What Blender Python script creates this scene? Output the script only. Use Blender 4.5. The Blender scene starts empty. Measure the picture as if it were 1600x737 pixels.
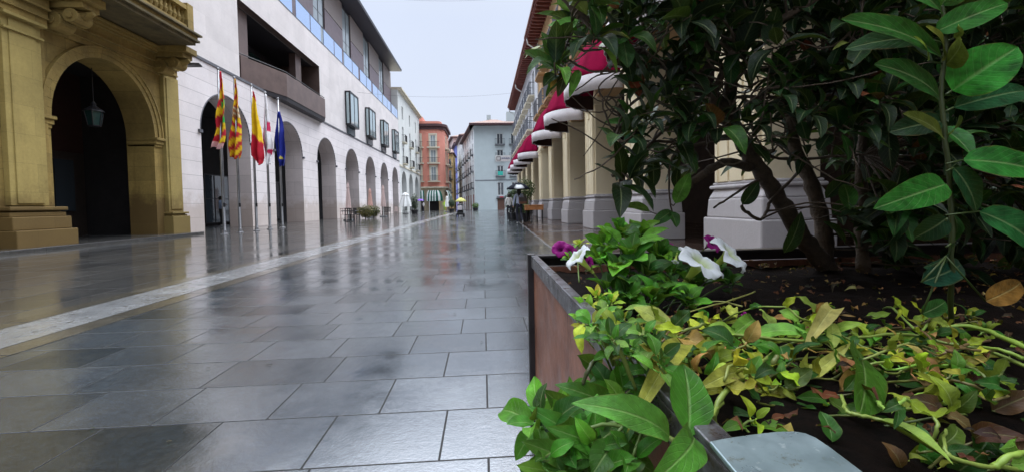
import bpy, bmesh, math, random
from mathutils import Vector, Matrix
from mathutils import noise as mnoise
R = math.radians
PI = math.pi
random.seed(7)
V = Vector
S = bpy.context.scene
COL = S.collection

# ------------------------------------------------------------------ camera frame
FPX, CX, CY, HCAM = 650.0, 800.0, 340.0, 0.95
_d = V(((755 - CX) / FPX, -(320 - CY) / FPX, -1.0)).normalized()
_r = V((1.0, 0.019, 0.0)); _r = (_r - _d * _r.dot(_d)).normalized()
_u = _r.cross(_d)
RWC = Matrix((( _r.x, _d.x, _u.x), (_r.y, _d.y, _u.y), (_r.z, _d.z, _u.z)))   # world -> camera
RCW = RWC.transposed()
def P(px, py, Y):
    """world point seen at photo pixel (px, py) at street distance Y"""
    d = RCW @ V(((px - CX) / FPX, -(py - CY) / FPX, -1.0))
    k = Y / d.y
    return V((d.x * k, Y, HCAM + d.z * k))
def G(px, py, z=0.0):
    d = RCW @ V(((px - CX) / FPX, -(py - CY) / FPX, -1.0))
    k = (z - HCAM) / d.z
    return V((d.x * k, d.y * k, z))
def proj(p):
    c = RWC @ (p - V((0, 0, HCAM)))
    return (CX + FPX * c.x / -c.z, CY - FPX * c.y / -c.z, -c.z)

# ------------------------------------------------------------------ mesh builder
OFF = {}
def link(o, parent=None):
    COL.objects.link(o)
    if parent is not None:
        o.parent = parent
        OFF[o.name] = OFF[parent.name]
    return o
class MB:
    def __init__(s):
        s.v = []; s.f = []; s.m = []; s.uv = []; s.c = []
    def add(s, p, uv=(0.5, 0.5), c=(1, 1, 1)):
        s.v.append(V(p)); s.uv.append(uv); s.c.append(c); return len(s.v) - 1
    def face(s, idx, mi=0):
        s.f.append(tuple(idx)); s.m.append(mi)
    def quad(s, a, b, c, d, mi=0, col=(1, 1, 1)):
        i = [s.add(p, uv, col) for p, uv in zip((a, b, c, d), ((0, 0), (1, 0), (1, 1), (0, 1)))]
        s.face(i, mi)
    def hexa(s, p, mi=0, col=(1, 1, 1)):
        i = [s.add(q, c=col) for q in p]
        for f in ((0, 3, 2, 1), (4, 5, 6, 7), (0, 1, 5, 4), (1, 2, 6, 5), (2, 3, 7, 6), (3, 0, 4, 7)):
            s.face([i[k] for k in f], mi)
    def box(s, x0, x1, y0, y1, z0, z1, mi=0, col=(1, 1, 1)):
        s.hexa([(x0, y0, z0), (x1, y0, z0), (x1, y1, z0), (x0, y1, z0), (x0, y0, z1), (x1, y0, z1), (x1, y1, z1), (x0, y1, z1)], mi, col)
    def fbox(s, f, s0, s1, z0, z1, d0, d1, mi=0):
        s.hexa([f(s0, z0, d0), f(s1, z0, d0), f(s1, z0, d1), f(s0, z0, d1), f(s0, z1, d0), f(s1, z1, d0), f(s1, z1, d1), f(s0, z1, d1)], mi)
    def tube(s, pts, rad, n=8, mi=0, cap=True, col=(1, 1, 1)):
        pts = [V(p) for p in pts]
        if not hasattr(rad, '__len__'): rad = [rad] * len(pts)
        rings = []
        ref = None
        for i, p in enumerate(pts):
            t = (pts[min(i + 1, len(pts) - 1)] - pts[max(i - 1, 0)])
            if t.length < 1e-9: t = V((0, 0, 1))
            t.normalize()
            if ref is None:
                ref = t.orthogonal().normalized()
            ref = (ref - t * ref.dot(t))
            if ref.length < 1e-6: ref = t.orthogonal()
            ref.normalize()
            b = t.cross(ref)
            rings.append([s.add(p + (ref * math.cos(2 * PI * k / n) + b * math.sin(2 * PI * k / n)) * rad[i], (k / n, i / len(pts)), col) for k in range(n)])
        for a, b in zip(rings, rings[1:]):
            for k in range(n):
                s.face((a[k], a[(k + 1) % n], b[(k + 1) % n], b[k]), mi)
        if cap:
            s.face(rings[0][::-1], mi); s.face(rings[-1], mi)
    def lathe(s, prof, c, n=16, mi=0, col=(1, 1, 1), jag=None):
        c = V(c); rings = []
        for (r, z) in prof:
            rings.append([s.add(c + V((r * math.cos(2 * PI * k / n) * (jag[k % len(jag)] if jag else 1), r * math.sin(2 * PI * k / n) * (jag[k % len(jag)] if jag else 1), z)), (k / n, z), col) for k in range(n)])
        for a, b in zip(rings, rings[1:]):
            for k in range(n):
                s.face((a[k], a[(k + 1) % n], b[(k + 1) % n], b[k]), mi)
        s.face(rings[0][::-1], mi); s.face(rings[-1], mi)
    def build(s, name, mats, parent=None, smooth=False, bevel=0, loc=None, solid=0):
        me = bpy.data.meshes.new(name)
        off = V((0, 0, 0))
        if parent is not None: off = OFF[parent.name]
        elif loc is not None: off = V(loc)
        me.from_pydata([p - off for p in s.v], [], s.f)
        if not isinstance(mats, (list, tuple)): mats = [mats]
        for m in mats: me.materials.append(m)
        me.polygons.foreach_set('material_index', s.m)
        me.polygons.foreach_set('use_smooth', [bool(smooth)] * len(s.f))
        uvl = me.uv_layers.new(name='UVMap')
        ca = me.color_attributes.new('tint', 'FLOAT_COLOR', 'POINT')
        ca.data.foreach_set('color', [x for c in s.c for x in (c[0], c[1], c[2], 1.0)])
        li = [0] * len(me.loops); me.loops.foreach_get('vertex_index', li)
        uvl.data.foreach_set('uv', [x for i in li for x in s.uv[i]])
        me.update()
        o = bpy.data.objects.new(name, me)
        link(o, parent)
        if parent is None:
            o.location = off; OFF[o.name] = off
        if bevel:
            b = o.modifiers.new('edge', 'BEVEL'); b.width = bevel; b.segments = 2; b.limit_method = 'ANGLE'; b.angle_limit = R(40)
        if solid:
            q = o.modifiers.new('thick', 'SOLIDIFY'); q.thickness = solid; q.offset = 0
        return o
def tag(o, label=None, cat=None, group=None, kind=None):
    if label: o['label'] = label
    if cat: o['category'] = cat
    if group: o['group'] = group
    if kind: o['kind'] = kind
    return o
def thing(name, label, cat, loc, group=None):
    o = bpy.data.objects.new(name, None); COL.objects.link(o)
    o.location = V(loc); OFF[o.name] = V(loc); o.empty_display_size = 0.3
    return tag(o, label, cat, group)
def dup(root, loc, label=None, rz=None, sc=None):
    def cp(o, par):
        c = o.copy(); COL.objects.link(c)
        if par is not None: c.parent = par
        for ch in o.children: cp(ch, c)
        return c
    c = cp(root, None); c.location = V(loc); OFF[c.name] = V(loc)
    if label: c['label'] = label
    if rz is not None: c.rotation_euler = (0, 0, rz)
    if sc is not None: c.scale = sc
    return c

# ------------------------------------------------------------------ materials
class NT:
    def __init__(s, name):
        s.m = bpy.data.materials.new(name); s.m.use_nodes = True
        s.t = s.m.node_tree; s.n = s.t.nodes
        s.b = s.n['Principled BSDF']; s.out = s.n['Material Output']
    def node(s, t, **kw):
        n = s.n.new(t)
        for k, v in kw.items():
            if k.startswith('i_'):
                n.inputs[k[2:].replace('_', ' ')].default_value = v
            else: setattr(n, k, v)
        return n
    def l(s, a, b): s.t.links.new(a, b)
    def pos(s): return s.node('ShaderNodeNewGeometry').outputs['Position']
    def noise(s, vec, scale, detail=5, rough=.6):
        n = s.node('ShaderNodeTexNoise'); n.inputs['Scale'].default_value = scale
        n.inputs['Detail'].default_value = detail; n.inputs['Roughness'].default_value = rough
        if vec is not None: s.l(vec, n.inputs['Vector'])
        return n.outputs['Fac']
    def ramp(s, fac, a, b, lo=0.3, hi=0.7):
        n = s.node('ShaderNodeValToRGB')
        n.color_ramp.elements[0].position = lo; n.color_ramp.elements[1].position = hi
        n.color_ramp.elements[0].color = (*a, 1) if hasattr(a, '__len__') else (a, a, a, 1)
        n.color_ramp.elements[1].color = (*b, 1) if hasattr(b, '__len__') else (b, b, b, 1)
        s.l(fac, n.inputs['Fac']); return n.outputs['Color']
    def mix(s, a, b, fac, mode='MIX'):
        n = s.node('ShaderNodeMix', data_type='RGBA', blend_type=mode)
        for i, x in ((6, a), (7, b)):
            if hasattr(x, 'is_linked'): s.l(x, n.inputs[i])
            else: n.inputs[i].default_value = (*x, 1)
        if hasattr(fac, 'is_linked'): s.l(fac, n.inputs[0])
        else: n.inputs[0].default_value = fac
        return n.outputs[2]
    def math(s, op, a, b=0.0):
        n = s.node('ShaderNodeMath', operation=op)
        for i, x in ((0, a), (1, b)):
            if hasattr(x, 'is_linked'): s.l(x, n.inputs[i])
            else: n.inputs[i].default_value = x
        return n.outputs[0]
    def bump(s, h, strength=.3, dist=.01, prev=None):
        n = s.node('ShaderNodeBump'); n.inputs['Strength'].default_value = strength; n.inputs['Distance'].default_value = dist
        s.l(h, n.inputs['Height'])
        if prev is not None: s.l(prev, n.inputs['Normal'])
        return n.outputs['Normal']
    def swz(s, a, b, c=None):
        x = s.node('ShaderNodeSeparateXYZ'); s.l(s.pos(), x.inputs[0])
        y = s.node('ShaderNodeCombineXYZ')
        s.l(x.outputs[a], y.inputs[0]); s.l(x.outputs[b], y.inputs[1])
        return y.outputs[0]
    def set(s, **kw):
        names = dict(col='Base Color', rough='Roughness', met='Metallic', ior='IOR', spec='Specular IOR Level', nor='Normal', trans='Transmission Weight', alpha='Alpha', em='Emission Color', ems='Emission Strength', coat='Coat Weight', coatr='Coat Roughness', sheen='Sheen Weight')
        for k, v in kw.items():
            i = s.b.inputs[names[k]]
            if hasattr(v, 'is_linked'): s.l(v, i)
            elif k in ('col', 'em'): i.default_value = (*v, 1)
            else: i.default_value = v
        return s.m
def sc3(c, k): return tuple(max(0, min(1, x * k)) for x in c)
def mat(name, col, rough=.6, var=.15, scale=2.5, bump=0.0, bscale=40, met=0.0, spec=.5, fine=.08):
    t = NT(name); p = t.pos()
    c = t.ramp(t.noise(p, scale), sc3(col, 1 - var), sc3(col, 1 + var))
    c = t.mix(c, t.ramp(t.noise(p, bscale, 4), 1 - fine * 2, 1 + 0 * fine), 1.0, 'MULTIPLY')
    kw = dict(col=c, rough=rough, met=met, spec=spec)
    if bump: kw['nor'] = t.bump(t.noise(p, bscale, 6), bump, .01)
    return t.set(**kw)
def stonewall(name, col, axis, bw, bh, joint=.008, jdark=.6, var=.12, rough=.75, stain=.25, stcol=(.35, .25, .12), base_stain=0.0, offs=.5, blockvar=.06):
    """ashlar: courses with fine joints, blotchy weather stains; axis x: wall runs along Y, axis y: along X"""
    t = NT(name)
    vec = t.swz(1, 2) if axis == 'x' else t.swz(0, 2)
    b = t.node('ShaderNodeTexBrick'); t.l(vec, b.inputs['Vector'])
    b.offset = offs; b.inputs['Scale'].default_value = 1; b.inputs['Brick Width'].default_value = bw; b.inputs['Row Height'].default_value = bh
    b.inputs['Mortar Size'].default_value = joint; b.inputs['Mortar Smooth'].default_value = .3
    b.inputs['Color1'].default_value = (*sc3(col, 1 - blockvar), 1); b.inputs['Color2'].default_value = (*sc3(col, 1 + blockvar), 1)
    b.inputs['Mortar'].default_value = (*sc3(col, jdark), 1)
    p = t.pos()
    c = t.mix(b.outputs['Color'], t.ramp(t.noise(p, .7, 8, .65), 1 - var * 2, 1.0), 1.0, 'MULTIPLY')
    c = t.mix(c, t.ramp(t.noise(p, 14, 6, .7), 1 - var, 1.0), 1.0, 'MULTIPLY')
    mp = t.node('ShaderNodeMapping'); t.l(p, mp.inputs['Vector']); mp.inputs['Scale'].default_value = (2.2, 2.2, .25)
    st = t.ramp(t.noise(mp.outputs[0], 1.0, 7, .7), 0.0, 1.0, .55, .8)
    c = t.mix(c, stcol, t.math('MULTIPLY', st, stain))
    if base_stain:
        x = t.node('ShaderNodeSeparateXYZ'); t.l(p, x.inputs[0])
        zz = t.math('ADD', x.outputs[2], t.math('MULTIPLY', t.noise(p, 1.6, 6, .7), -2.2))
        g = t.ramp(zz, 1.0, 0.0, .0, .55)
        c = t.mix(c, stcol, t.math('MULTIPLY', g, base_stain))
    h = t.math('SUBTRACT', t.noise(p, 30, 6), t.math('MULTIPLY', b.outputs['Fac'], 1.5))
    return t.set(col=c, rough=rough, nor=t.bump(h, .35, .01), spec=.35)
def glassmat(name, col, rough=.06, met=.0, ior=1.6):
    t = NT(name)
    n = t.bump(t.noise(t.pos(), 1.2, 2), .04, .05)
    return t.set(col=col, rough=rough, met=met, ior=ior, spec=.7, nor=n)
def vcol(name, rough=.8, sheen=0, weave=0, spec=.3):
    t = NT(name)
    a = t.node('ShaderNodeVertexColor'); a.layer_name = 'tint'
    c = t.mix(a.outputs['Color'], t.ramp(t.noise(t.pos(), 6), .82, 1.0), 1.0, 'MULTIPLY')
    kw = dict(col=c, rough=rough, spec=spec)
    if weave: kw['nor'] = t.bump(t.noise(t.pos(), weave, 3), .2, .01)
    return t.set(**kw)
def leafmat(name, rough=.42, trans=.3, spec=.5, wet=0.0, blot=.25):
    """tint attribute, midrib and side veins in the leaf's own UV, mottled, part translucent"""
    t = NT(name)
    a = t.node('ShaderNodeVertexColor'); a.layer_name = 'tint'
    uv = t.node('ShaderNodeUVMap'); uv.uv_map = 'UVMap'
    x = t.node('ShaderNodeSeparateXYZ'); t.l(uv.outputs[0], x.inputs[0])
    du = t.math('ABSOLUTE', t.math('SUBTRACT', x.outputs[0], .5))
    rib = t.ramp(du, 1.0, 0.0, .012, .05)
    w = t.math('SINE', t.math('MULTIPLY', t.math('SUBTRACT', x.outputs[1], t.math('MULTIPLY', du, .55)), 58.0))
    vein = t.ramp(w, 0.0, 1.0, .86, 1.0)
    p = t.pos()
    c = t.mix(a.outputs['Color'], t.ramp(t.noise(p, 45, 5, .65), 1 - blot * 1.6, 1.0 + blot), 1.0, 'MULTIPLY')
    light = t.mix(c, (.9, 1.0, .45), .28)
    c = t.mix(c, light, t.math('MULTIPLY', vein, .08))
    c = t.mix(c, light, t.math('MULTIPLY', rib, .32))
    ed_ = t.math('MULTIPLY', t.ramp(t.math('ADD', du, t.math('MULTIPLY', t.noise(p, 34, 4, .7), .30)), 0.0, 1.0, .62, .68), .5)
    c = t.mix(c, (.13, .075, .02), ed_)
    sp = t.ramp(t.noise(p, 170, 3), 0.0, 1.0, .66, .74)
    c = t.mix(c, (.16, .10, .03), t.math('MULTIPLY', sp, .18))
    h = t.math('ADD', t.math('MULTIPLY', vein, -.4), t.math('MULTIPLY', rib, -.8))
    h = t.math('ADD', h, t.math('MULTIPLY', t.noise(p, 120, 4), .9))
    nor = t.bump(h, .45, .0025)
    ro = t.ramp(t.noise(p, 60, 3), rough - .14, rough + .16)
    t.set(col=c, rough=ro, spec=spec, nor=nor)
    tr = t.node('ShaderNodeBsdfTranslucent'); t.l(t.mix(c, (.55, .75, .08), .25), tr.inputs['Color']); t.l(nor, tr.inputs['Normal'])
    ms = t.node('ShaderNodeMixShader'); ms.inputs[0].default_value = trans
    t.l(t.b.outputs[0], ms.inputs[1]); t.l(tr.outputs[0], ms.inputs[2]); t.l(ms.outputs[0], t.out.inputs['Surface'])
    return t.m

# ------------------------------------------------------------------ facade helpers
def fx(x, sgn=1):                       # facade plane X=x running along +Y; depth d goes away from the street (sgn -1 left, +1 right)
    return lambda s, z, d: V((x + sgn * d, s, z))
def fline(p0, p1, inward):              # facade along p0->p1 in plan, depth along inward
    p0 = V((p0[0], p0[1], 0)); p1 = V((p1[0], p1[1], 0)); t = (p1 - p0).normalized(); n = V((inward[0], inward[1], 0)).normalized()
    return lambda s, z, d: p0 + t * s + n * d + V((0, 0, z))
def wall_grid(mb, f, s0, s1, z0, z1, ops, depth, mi=0, mr=0):
    ss = sorted({s0, s1, *[o[0] for o in ops], *[o[1] for o in ops]}); zz = sorted({z0, z1, *[o[2] for o in ops], *[o[3] for o in ops]})
    ss = [x for x in ss if s0 <= x <= s1]; zz = [x for x in zz if z0 <= x <= z1]
    for a, b in zip(ss, ss[1:]):
        for c, d in zip(zz, zz[1:]):
            m, n = (a + b) / 2, (c + d) / 2
            if any(o[0] < m < o[1] and o[2] < n < o[3] for o in ops): continue
            mb.quad(f(a, c, 0), f(b, c, 0), f(b, d, 0), f(a, d, 0), mi)
    for a, b, c, d in ops:
        for q in (((a, c), (a, d)), ((a, d), (b, d)), ((b, d), (b, c)), ((b, c), (a, c))):
            (p, q1), (r, s) = q
            mb.quad(f(p, q1, 0), f(r, s, 0), f(r, s, depth), f(p, q1, depth), mr)
def arch_wall(mb, f, s0, s1, z0, z1, arches, depth, mi=0, mr=0, n=24):
    """arches: (a, b, spring, rise)"""
    cur = s0
    for a, b, sp, rise in sorted(arches):
        mb.quad(f(cur, z0, 0), f(a, z0, 0), f(a, z1, 0), f(cur, z1, 0), mi)
        cur = b; c, h = (a + b) / 2, (b - a) / 2
        pts = [(c - h * math.cos(PI * k / n), sp + rise * math.sin(PI * k / n)) for k in range(n + 1)]
        for (p, q), (r, s) in zip(pts, pts[1:]):
            mb.quad(f(p, q, 0), f(r, s, 0), f(r, z1, 0), f(p, z1, 0), mi)
        prof = [(a, z0)] + pts + [(b, z0)]
        for (p, q), (r, s) in zip(prof, prof[1:]):
            mb.quad(f(p, q, 0), f(p, q, depth), f(r, s, depth), f(r, s, 0), mr)
    mb.quad(f(cur, z0, 0), f(s1, z0, 0), f(s1, z1, 0), f(cur, z1, 0), mi)
def arch_band(mb, f, a, b, sp, rise, w, d0, d1, mi=0, n=28):
    """raised moulding that follows an arch"""
    c, h = (a + b) / 2, (b - a) / 2
    I = [(c - h * math.cos(PI * k / n), sp + rise * math.sin(PI * k / n)) for k in range(n + 1)]
    O = [(c - (h + w) * math.cos(PI * k / n), sp + (rise + w) * math.sin(PI * k / n)) for k in range(n + 1)]
    for k in range(n):
        i0, i1, o0, o1 = I[k], I[k + 1], O[k], O[k + 1]
        mb.hexa([f(*i0, d0), f(*i1, d0), f(*i1, d1), f(*i0, d1), f(*o0, d0), f(*o1, d0), f(*o1, d1), f(*o0, d1)], mi)
def window(root, f, s0, s1, z0, z1, d, mf, mp, mull=1, bars=0, fw=.07, label=None):
    m = MB()
    m.fbox(f, s0, s0 + fw, z0, z1, d, d + .08); m.fbox(f, s1 - fw, s1, z0, z1, d, d + .08)
    m.fbox(f, s0 + fw, s1 - fw, z0, z0 + fw, d, d + .08); m.fbox(f, s0 + fw, s1 - fw, z1 - fw, z1, d, d + .08)
    for k in range(mull):
        c = s0 + (s1 - s0) * (k + 1) / (mull + 1)
        m.fbox(f, c - fw / 2, c + fw / 2, z0 + fw, z1 - fw, d + .01, d + .07)
    for k in range(bars):
        c = z0 + (z1 - z0) * (k + 1) / (bars + 1)
        m.fbox(f, s0 + fw, s1 - fw, c - .02, c + .02, d + .02, d + .06)
    w = m.build('window', mf, root)
    p = MB(); p.fbox(f, s0 + fw * .9, s1 - fw * .9, z0 + fw * .9, z1 - fw * .9, d + .035, d + .05)
    p.build('pane', mp, w)
    if label: w['label'] = label
    return w
def balcony(root, f, s0, s1, z, proj_, ms, mr, h=1.0, step=.14):
    m = MB(); m.fbox(f, s0, s1, z - .14, z, -proj_, .02)
    m.fbox(f, s0 + .06, s1 - .06, z - .22, z - .14, -proj_ + .08, .02)
    b = m.build('balcony', ms, root)
    r = MB()
    for (a, c) in ((-proj_ + .02, -proj_ + .06),):
        r.fbox(f, s0 + .02, s1 - .02, z + h - .05, z + h, a, c); r.fbox(f, s0 + .02, s1 - .02, z + .06, z + .09, a, c)
    for s in (s0 + .02, s1 - .06):
        r.fbox(f, s, s + .04, z + h - .05, z + h, -proj_ + .06, 0); r.fbox(f, s, s + .04, z + .06, z + .09, -proj_ + .06, 0)
        k = -proj_ + .02 + step
        while k < -.03:
            r.fbox(f, s + .01, s + .03, z + .09, z + h - .05, k, k + .02); k += step
    k = s0 + .02
    while k < s1 - .02:
        r.fbox(f, k, k + .022, z, z + h - .05, -proj_ + .03, -proj_ + .052); k += step
    r.build('railing', mr, b)
    return b
# ================================================================== camera, light, world
cam = bpy.data.cameras.new('camera'); co = bpy.data.objects.new('camera', cam); COL.objects.link(co)
co.matrix_world = Matrix.Translation((0, 0, HCAM)) @ RCW.to_4x4()
cam.sensor_fit = 'HORIZONTAL'; cam.sensor_width = 36; cam.lens = 36 * FPX / 1600
cam.shift_y = -(368.5 - CY) / 1600
cam.clip_start = 0.02; cam.clip_end = 2000
S.camera = co
SUN_EL, SUN_AZ = R(58), R(25)           # azimuth from +Y (down the street) towards +X
w = bpy.data.worlds.new('World'); S.world = w; w.use_nodes = True
nt = w.node_tree; bg = nt.nodes['Background']; bg.inputs['Strength'].default_value = 0.1
sky = nt.nodes.new('ShaderNodeTexSky'); sky.sky_type = 'NISHITA'; sky.sun_disc = False
sky.sun_elevation = SUN_EL; sky.sun_rotation = SUN_AZ; sky.air_density = 1.5; sky.dust_density = 4.0; sky.ozone_density = 1.5
# overcast layer: the cloud deck is brighter overhead than at the horizon
geo = nt.nodes.new('ShaderNodeNewGeometry'); sx = nt.nodes.new('ShaderNodeSeparateXYZ'); nt.links.new(geo.outputs['Incoming'], sx.inputs[0])
tc = nt.nodes.new('ShaderNodeTexCoord'); nt.links.new(tc.outputs['Generated'], sx.inputs[0])
cr = nt.nodes.new('ShaderNodeValToRGB'); e = cr.color_ramp.elements
e[0].position = 0.0; e[0].color = (.76, .84, 1.0, 1)
e[1].position = 1.0; e[1].color = (.84, .91, 1, 1)
for pp, cc in ((.12, (.77, .845, 1.0, 1)), (.40, (.73, .815, 1.0, 1)), (.52, (.78, .86, 1.0, 1))):
    q = e.new(pp); q.color = cc
nt.links.new(sx.outputs[2], cr.inputs['Fac'])
gain = nt.nodes.new('ShaderNodeMapRange'); gain.inputs['From Min'].default_value = .44; gain.inputs['From Max'].default_value = .80
gain.inputs['To Min'].default_value = 1.0; gain.inputs['To Max'].default_value = 8.0; nt.links.new(sx.outputs[2], gain.inputs['Value'])
ns = nt.nodes.new('ShaderNodeTexNoise'); ns.inputs['Scale'].default_value = 2.2; ns.inputs['Detail'].default_value = 4
nt.links.new(tc.outputs['Generated'], ns.inputs['Vector'])
nr = nt.nodes.new('ShaderNodeMapRange'); nr.inputs['To Min'].default_value = .93; nr.inputs['To Max'].default_value = 1.07; nt.links.new(ns.outputs['Fac'], nr.inputs['Value'])
fw = nt.nodes.new('ShaderNodeMapRange'); fw.inputs['From Min'].default_value = -.9; fw.inputs['From Max'].default_value = .55; fw.inputs['To Min'].default_value = .50; fw.inputs['To Max'].default_value = 1.0; nt.links.new(sx.outputs[1], fw.inputs['Value'])
m0 = nt.nodes.new('ShaderNodeMath'); m0.operation = 'MULTIPLY'; nt.links.new(gain.outputs[0], m0.inputs[0]); nt.links.new(fw.outputs[0], m0.inputs[1])
mu = nt.nodes.new('ShaderNodeMath'); mu.operation = 'MULTIPLY'; nt.links.new(m0.outputs[0], mu.inputs[0]); nt.links.new(nr.outputs[0], mu.inputs[1])
SKYGAIN = 10.0
m10 = nt.nodes.new('ShaderNodeMath'); m10.operation = 'MULTIPLY'; m10.inputs[1].default_value = SKYGAIN; nt.links.new(mu.outputs[0], m10.inputs[0])
vm = nt.nodes.new('ShaderNodeVectorMath'); vm.operation = 'SCALE'; nt.links.new(cr.outputs['Color'], vm.inputs[0]); nt.links.new(m10.outputs[0], vm.inputs['Scale'])
mx = nt.nodes.new('ShaderNodeMix'); mx.data_type = 'RGBA'; mx.inputs[0].default_value = .93
nt.links.new(sky.outputs['Color'], mx.inputs[6]); nt.links.new(vm.outputs[0], mx.inputs[7]); nt.links.new(mx.outputs[2], bg.inputs['Color'])
sl = bpy.data.lights.new('sun', 'SUN'); sl.energy = 1.5; sl.angle = R(28); sl.color = (1.0, .96, .9)
so = bpy.data.objects.new('sun', sl); COL.objects.link(so)
sd = V((math.sin(SUN_AZ) * math.cos(SUN_EL), math.cos(SUN_AZ) * math.cos(SUN_EL), math.sin(SUN_EL)))
so.rotation_euler = sd.to_track_quat('Z', 'Y').to_euler(); so.location = (0, 20, 40)
S.view_settings.view_transform = 'Standard'; S.view_settings.look = 'None'; S.view_settings.gamma = 1; S.view_settings.use_curve_mapping = False
S.view_settings.exposure = 0.0
S.cycles.use_denoising = True; S.cycles.max_bounces = 8; S.cycles.sample_clamp_indirect = 6; S.cycles.use_adaptive_sampling = True

# ================================================================== materials
def paving(name, axis, bw, bh, c1, c2, joint=.007, wet=(.06, .30), offs=.37, squash=1.3, sqf=3, stain=.35, ior=1.75, jcol=.012, fine=95, bumpk=.35):
    t = NT(name); p = t.pos()
    vec = t.swz(0, 1) if axis == 'x' else t.swz(1, 0)
    b = t.node('ShaderNodeTexBrick'); t.l(vec, b.inputs['Vector'])
    b.offset = offs; b.offset_frequency = 2; b.squash = squash; b.squash_frequency = sqf
    b.inputs['Scale'].default_value = 1; b.inputs['Brick Width'].default_value = bw; b.inputs['Row Height'].default_value = bh
    b.inputs['Mortar Size'].default_value = joint; b.inputs['Mortar Smooth'].default_value = .2
    b.inputs['Color1'].default_value = (*c1, 1); b.inputs['Color2'].default_value = (*c2, 1); b.inputs['Mortar'].default_value = (jcol, jcol, jcol, 1)
    c = t.mix(b.outputs['Color'], t.ramp(t.noise(p, 130, 5, .85), .25, 1.7, .34, .66), 1.0, 'MULTIPLY')
    c = t.mix(c, t.ramp(t.noise(p, 24, 6, .8), .6, 1.35, .32, .68), 1.0, 'MULTIPLY')
    c = t.mix(c, t.ramp(t.noise(p, 1.1, 7, .7), 1 - stain, 1.08), 1.0, 'MULTIPLY')
    rust = t.ramp(t.noise(p, 3.1, 6, .75), 0.0, 1.0, .70, .76)
    c = t.mix(c, (.12, .075, .02), t.math('MULTIPLY', rust, .35))
    mask = t.ramp(t.math('ADD', t.math('MULTIPLY', t.noise(p, .85, 6, .65), .72), t.math('MULTIPLY', t.math('MULTIPLY', b.outputs['Color'], 1.0), 0.0)), 0, 1, .28, .46)
    r = t.math('ADD', t.math('MULTIPLY', mask, wet[1] - wet[0]), wet[0])
    r2 = t.ramp(t.noise(p, 60, 4, .7), -.03, .10)
    ro = t.math('ADD', r, r2); ro = t.math('ADD', ro, t.math('MULTIPLY', b.outputs['Fac'], .4))
    t.l(t.ramp(b.outputs['Fac'], .6, .05, 0, 1), t.b.inputs['Specular IOR Level'])
    n1 = t.bump(t.math('MULTIPLY', t.noise(p, fine, 6, .75), t.math('ADD', t.math('MULTIPLY', mask, .85), .15)), bumpk, .004)
    n2 = t.bump(t.noise(p, 7, 3), .10, .012, n1)
    tilt = t.bump(b.outputs['Color'], .06, .02, n2)
    nor = t.bump(t.math('MULTIPLY', b.outputs['Fac'], -1), .6, .006, tilt)
    return t.set(col=c, rough=ro, ior=ior, nor=nor)
M = {}
M['slab'] = paving('wet granite slabs', 'x', .50, .385, (.026, .033, .037), (.072, .082, .092), joint=.0045, wet=(.02, .16), ior=2.85, bumpk=.42, fine=75)
M['slab_left'] = paving('wet dark granite slabs', 'y', 1.1, .75, (.050, .050, .050), (.075, .072, .068), wet=(.02, .12), ior=2.1, bumpk=.12)
M['slab_arc'] = paving('wet reddish slabs', 'x', .9, .9, (.055, .032, .024), (.075, .045, .034), wet=(.04, .2), offs=0, squash=1, ior=1.7, bumpk=.2)
M['border'] = paving('wet tan border stone', 'y', 1.0, .5, (.075, .068, .055), (.11, .10, .082), wet=(.04, .2), offs=.5)
M['ground'] = paving('wet far paving', 'x', 1.0, .6, (.07, .07, .07), (.09, .09, .085), wet=(.1, .3))
def stripmat():
    t = NT('pale perforated drain slabs'); p = t.pos()
    x = t.node('ShaderNodeSeparateXYZ'); t.l(p, x.inputs[0])
    def fr(o, per, sh=0.0): return t.math('SUBTRACT', t.math('FRACT', t.math('ADD', t.math('DIVIDE', o, per), sh)), .5)
    a = fr(x.outputs[1], .14); b = fr(x.outputs[0], .23, .22)
    d = t.math('SQRT', t.math('ADD', t.math('POWER', t.math('MULTIPLY', a, .14), 2), t.math('POWER', t.math('MULTIPLY', b, .23), 2)))
    hole = t.ramp(d, 1.0, 0.0, .017, .024)
    keep = t.ramp(t.noise(p, 9, 2), 0.0, 1.0, .45, .5)
    hole = t.math('MULTIPLY', hole, keep)
    j = t.ramp(t.math('ABSOLUTE', fr(x.outputs[1], .98)), 0.0, 1.0, .494, .497)
    c = t.mix((.16, .165, .17), (.27, .275, .285), t.noise(p, 2, 5))
    c = t.mix(c, t.ramp(t.noise(p, 90, 5, .8), .45, 1.25), 1.0, 'MULTIPLY'); c = t.mix(c, t.ramp(t.noise(p, 1.3, 6, .7), .6, 1.1), 1.0, 'MULTIPLY')
    c = t.mix(c, (.03, .03, .03), hole); c = t.mix(c, (.07, .07, .07), j)
    return t.set(col=c, rough=t.ramp(t.noise(p, 3, 4), .10, .35), ior=1.9, nor=t.bump(t.math('MULTIPLY', hole, -1), .5, .01))
M['strip'] = stripmat()
M['kerb'] = mat('wet pale kerb stone', (.17, .17, .18), .22, .15, 2, .2, 60)
M['sand'] = stonewall('yellow sandstone', (.36, .25, .072), 'x', 1.1, .52, .007, .62, .24, .8, .62, (.10, .06, .018), .85, blockvar=.14)
M['sand_y'] = stonewall('yellow sandstone side', (.34, .24, .07), 'y', 1.1, .52, .007, .62, .22, .8, .5, (.10, .06, .018), .7, blockvar=.12)
M['sand_pale'] = stonewall('paler sandstone shaft', (.41, .31, .10), 'x', 1.6, .75, .005, .75, .18, .8, .5, (.16, .11, .035), .8, blockvar=.08)
M['sand_shade'] = mat('shade darkened weathered ledge', (.10, .075, .03), .85, .45, 2, .4, 30)  # weathered stone, darkened further to paint in the shade under the balcony
M['passage'] = stonewall('dark red passage wall', (.055, .022, .018), 'x', .6, .3, .006, .7, .2, .9, .2, (.02, .012, .01))
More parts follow.
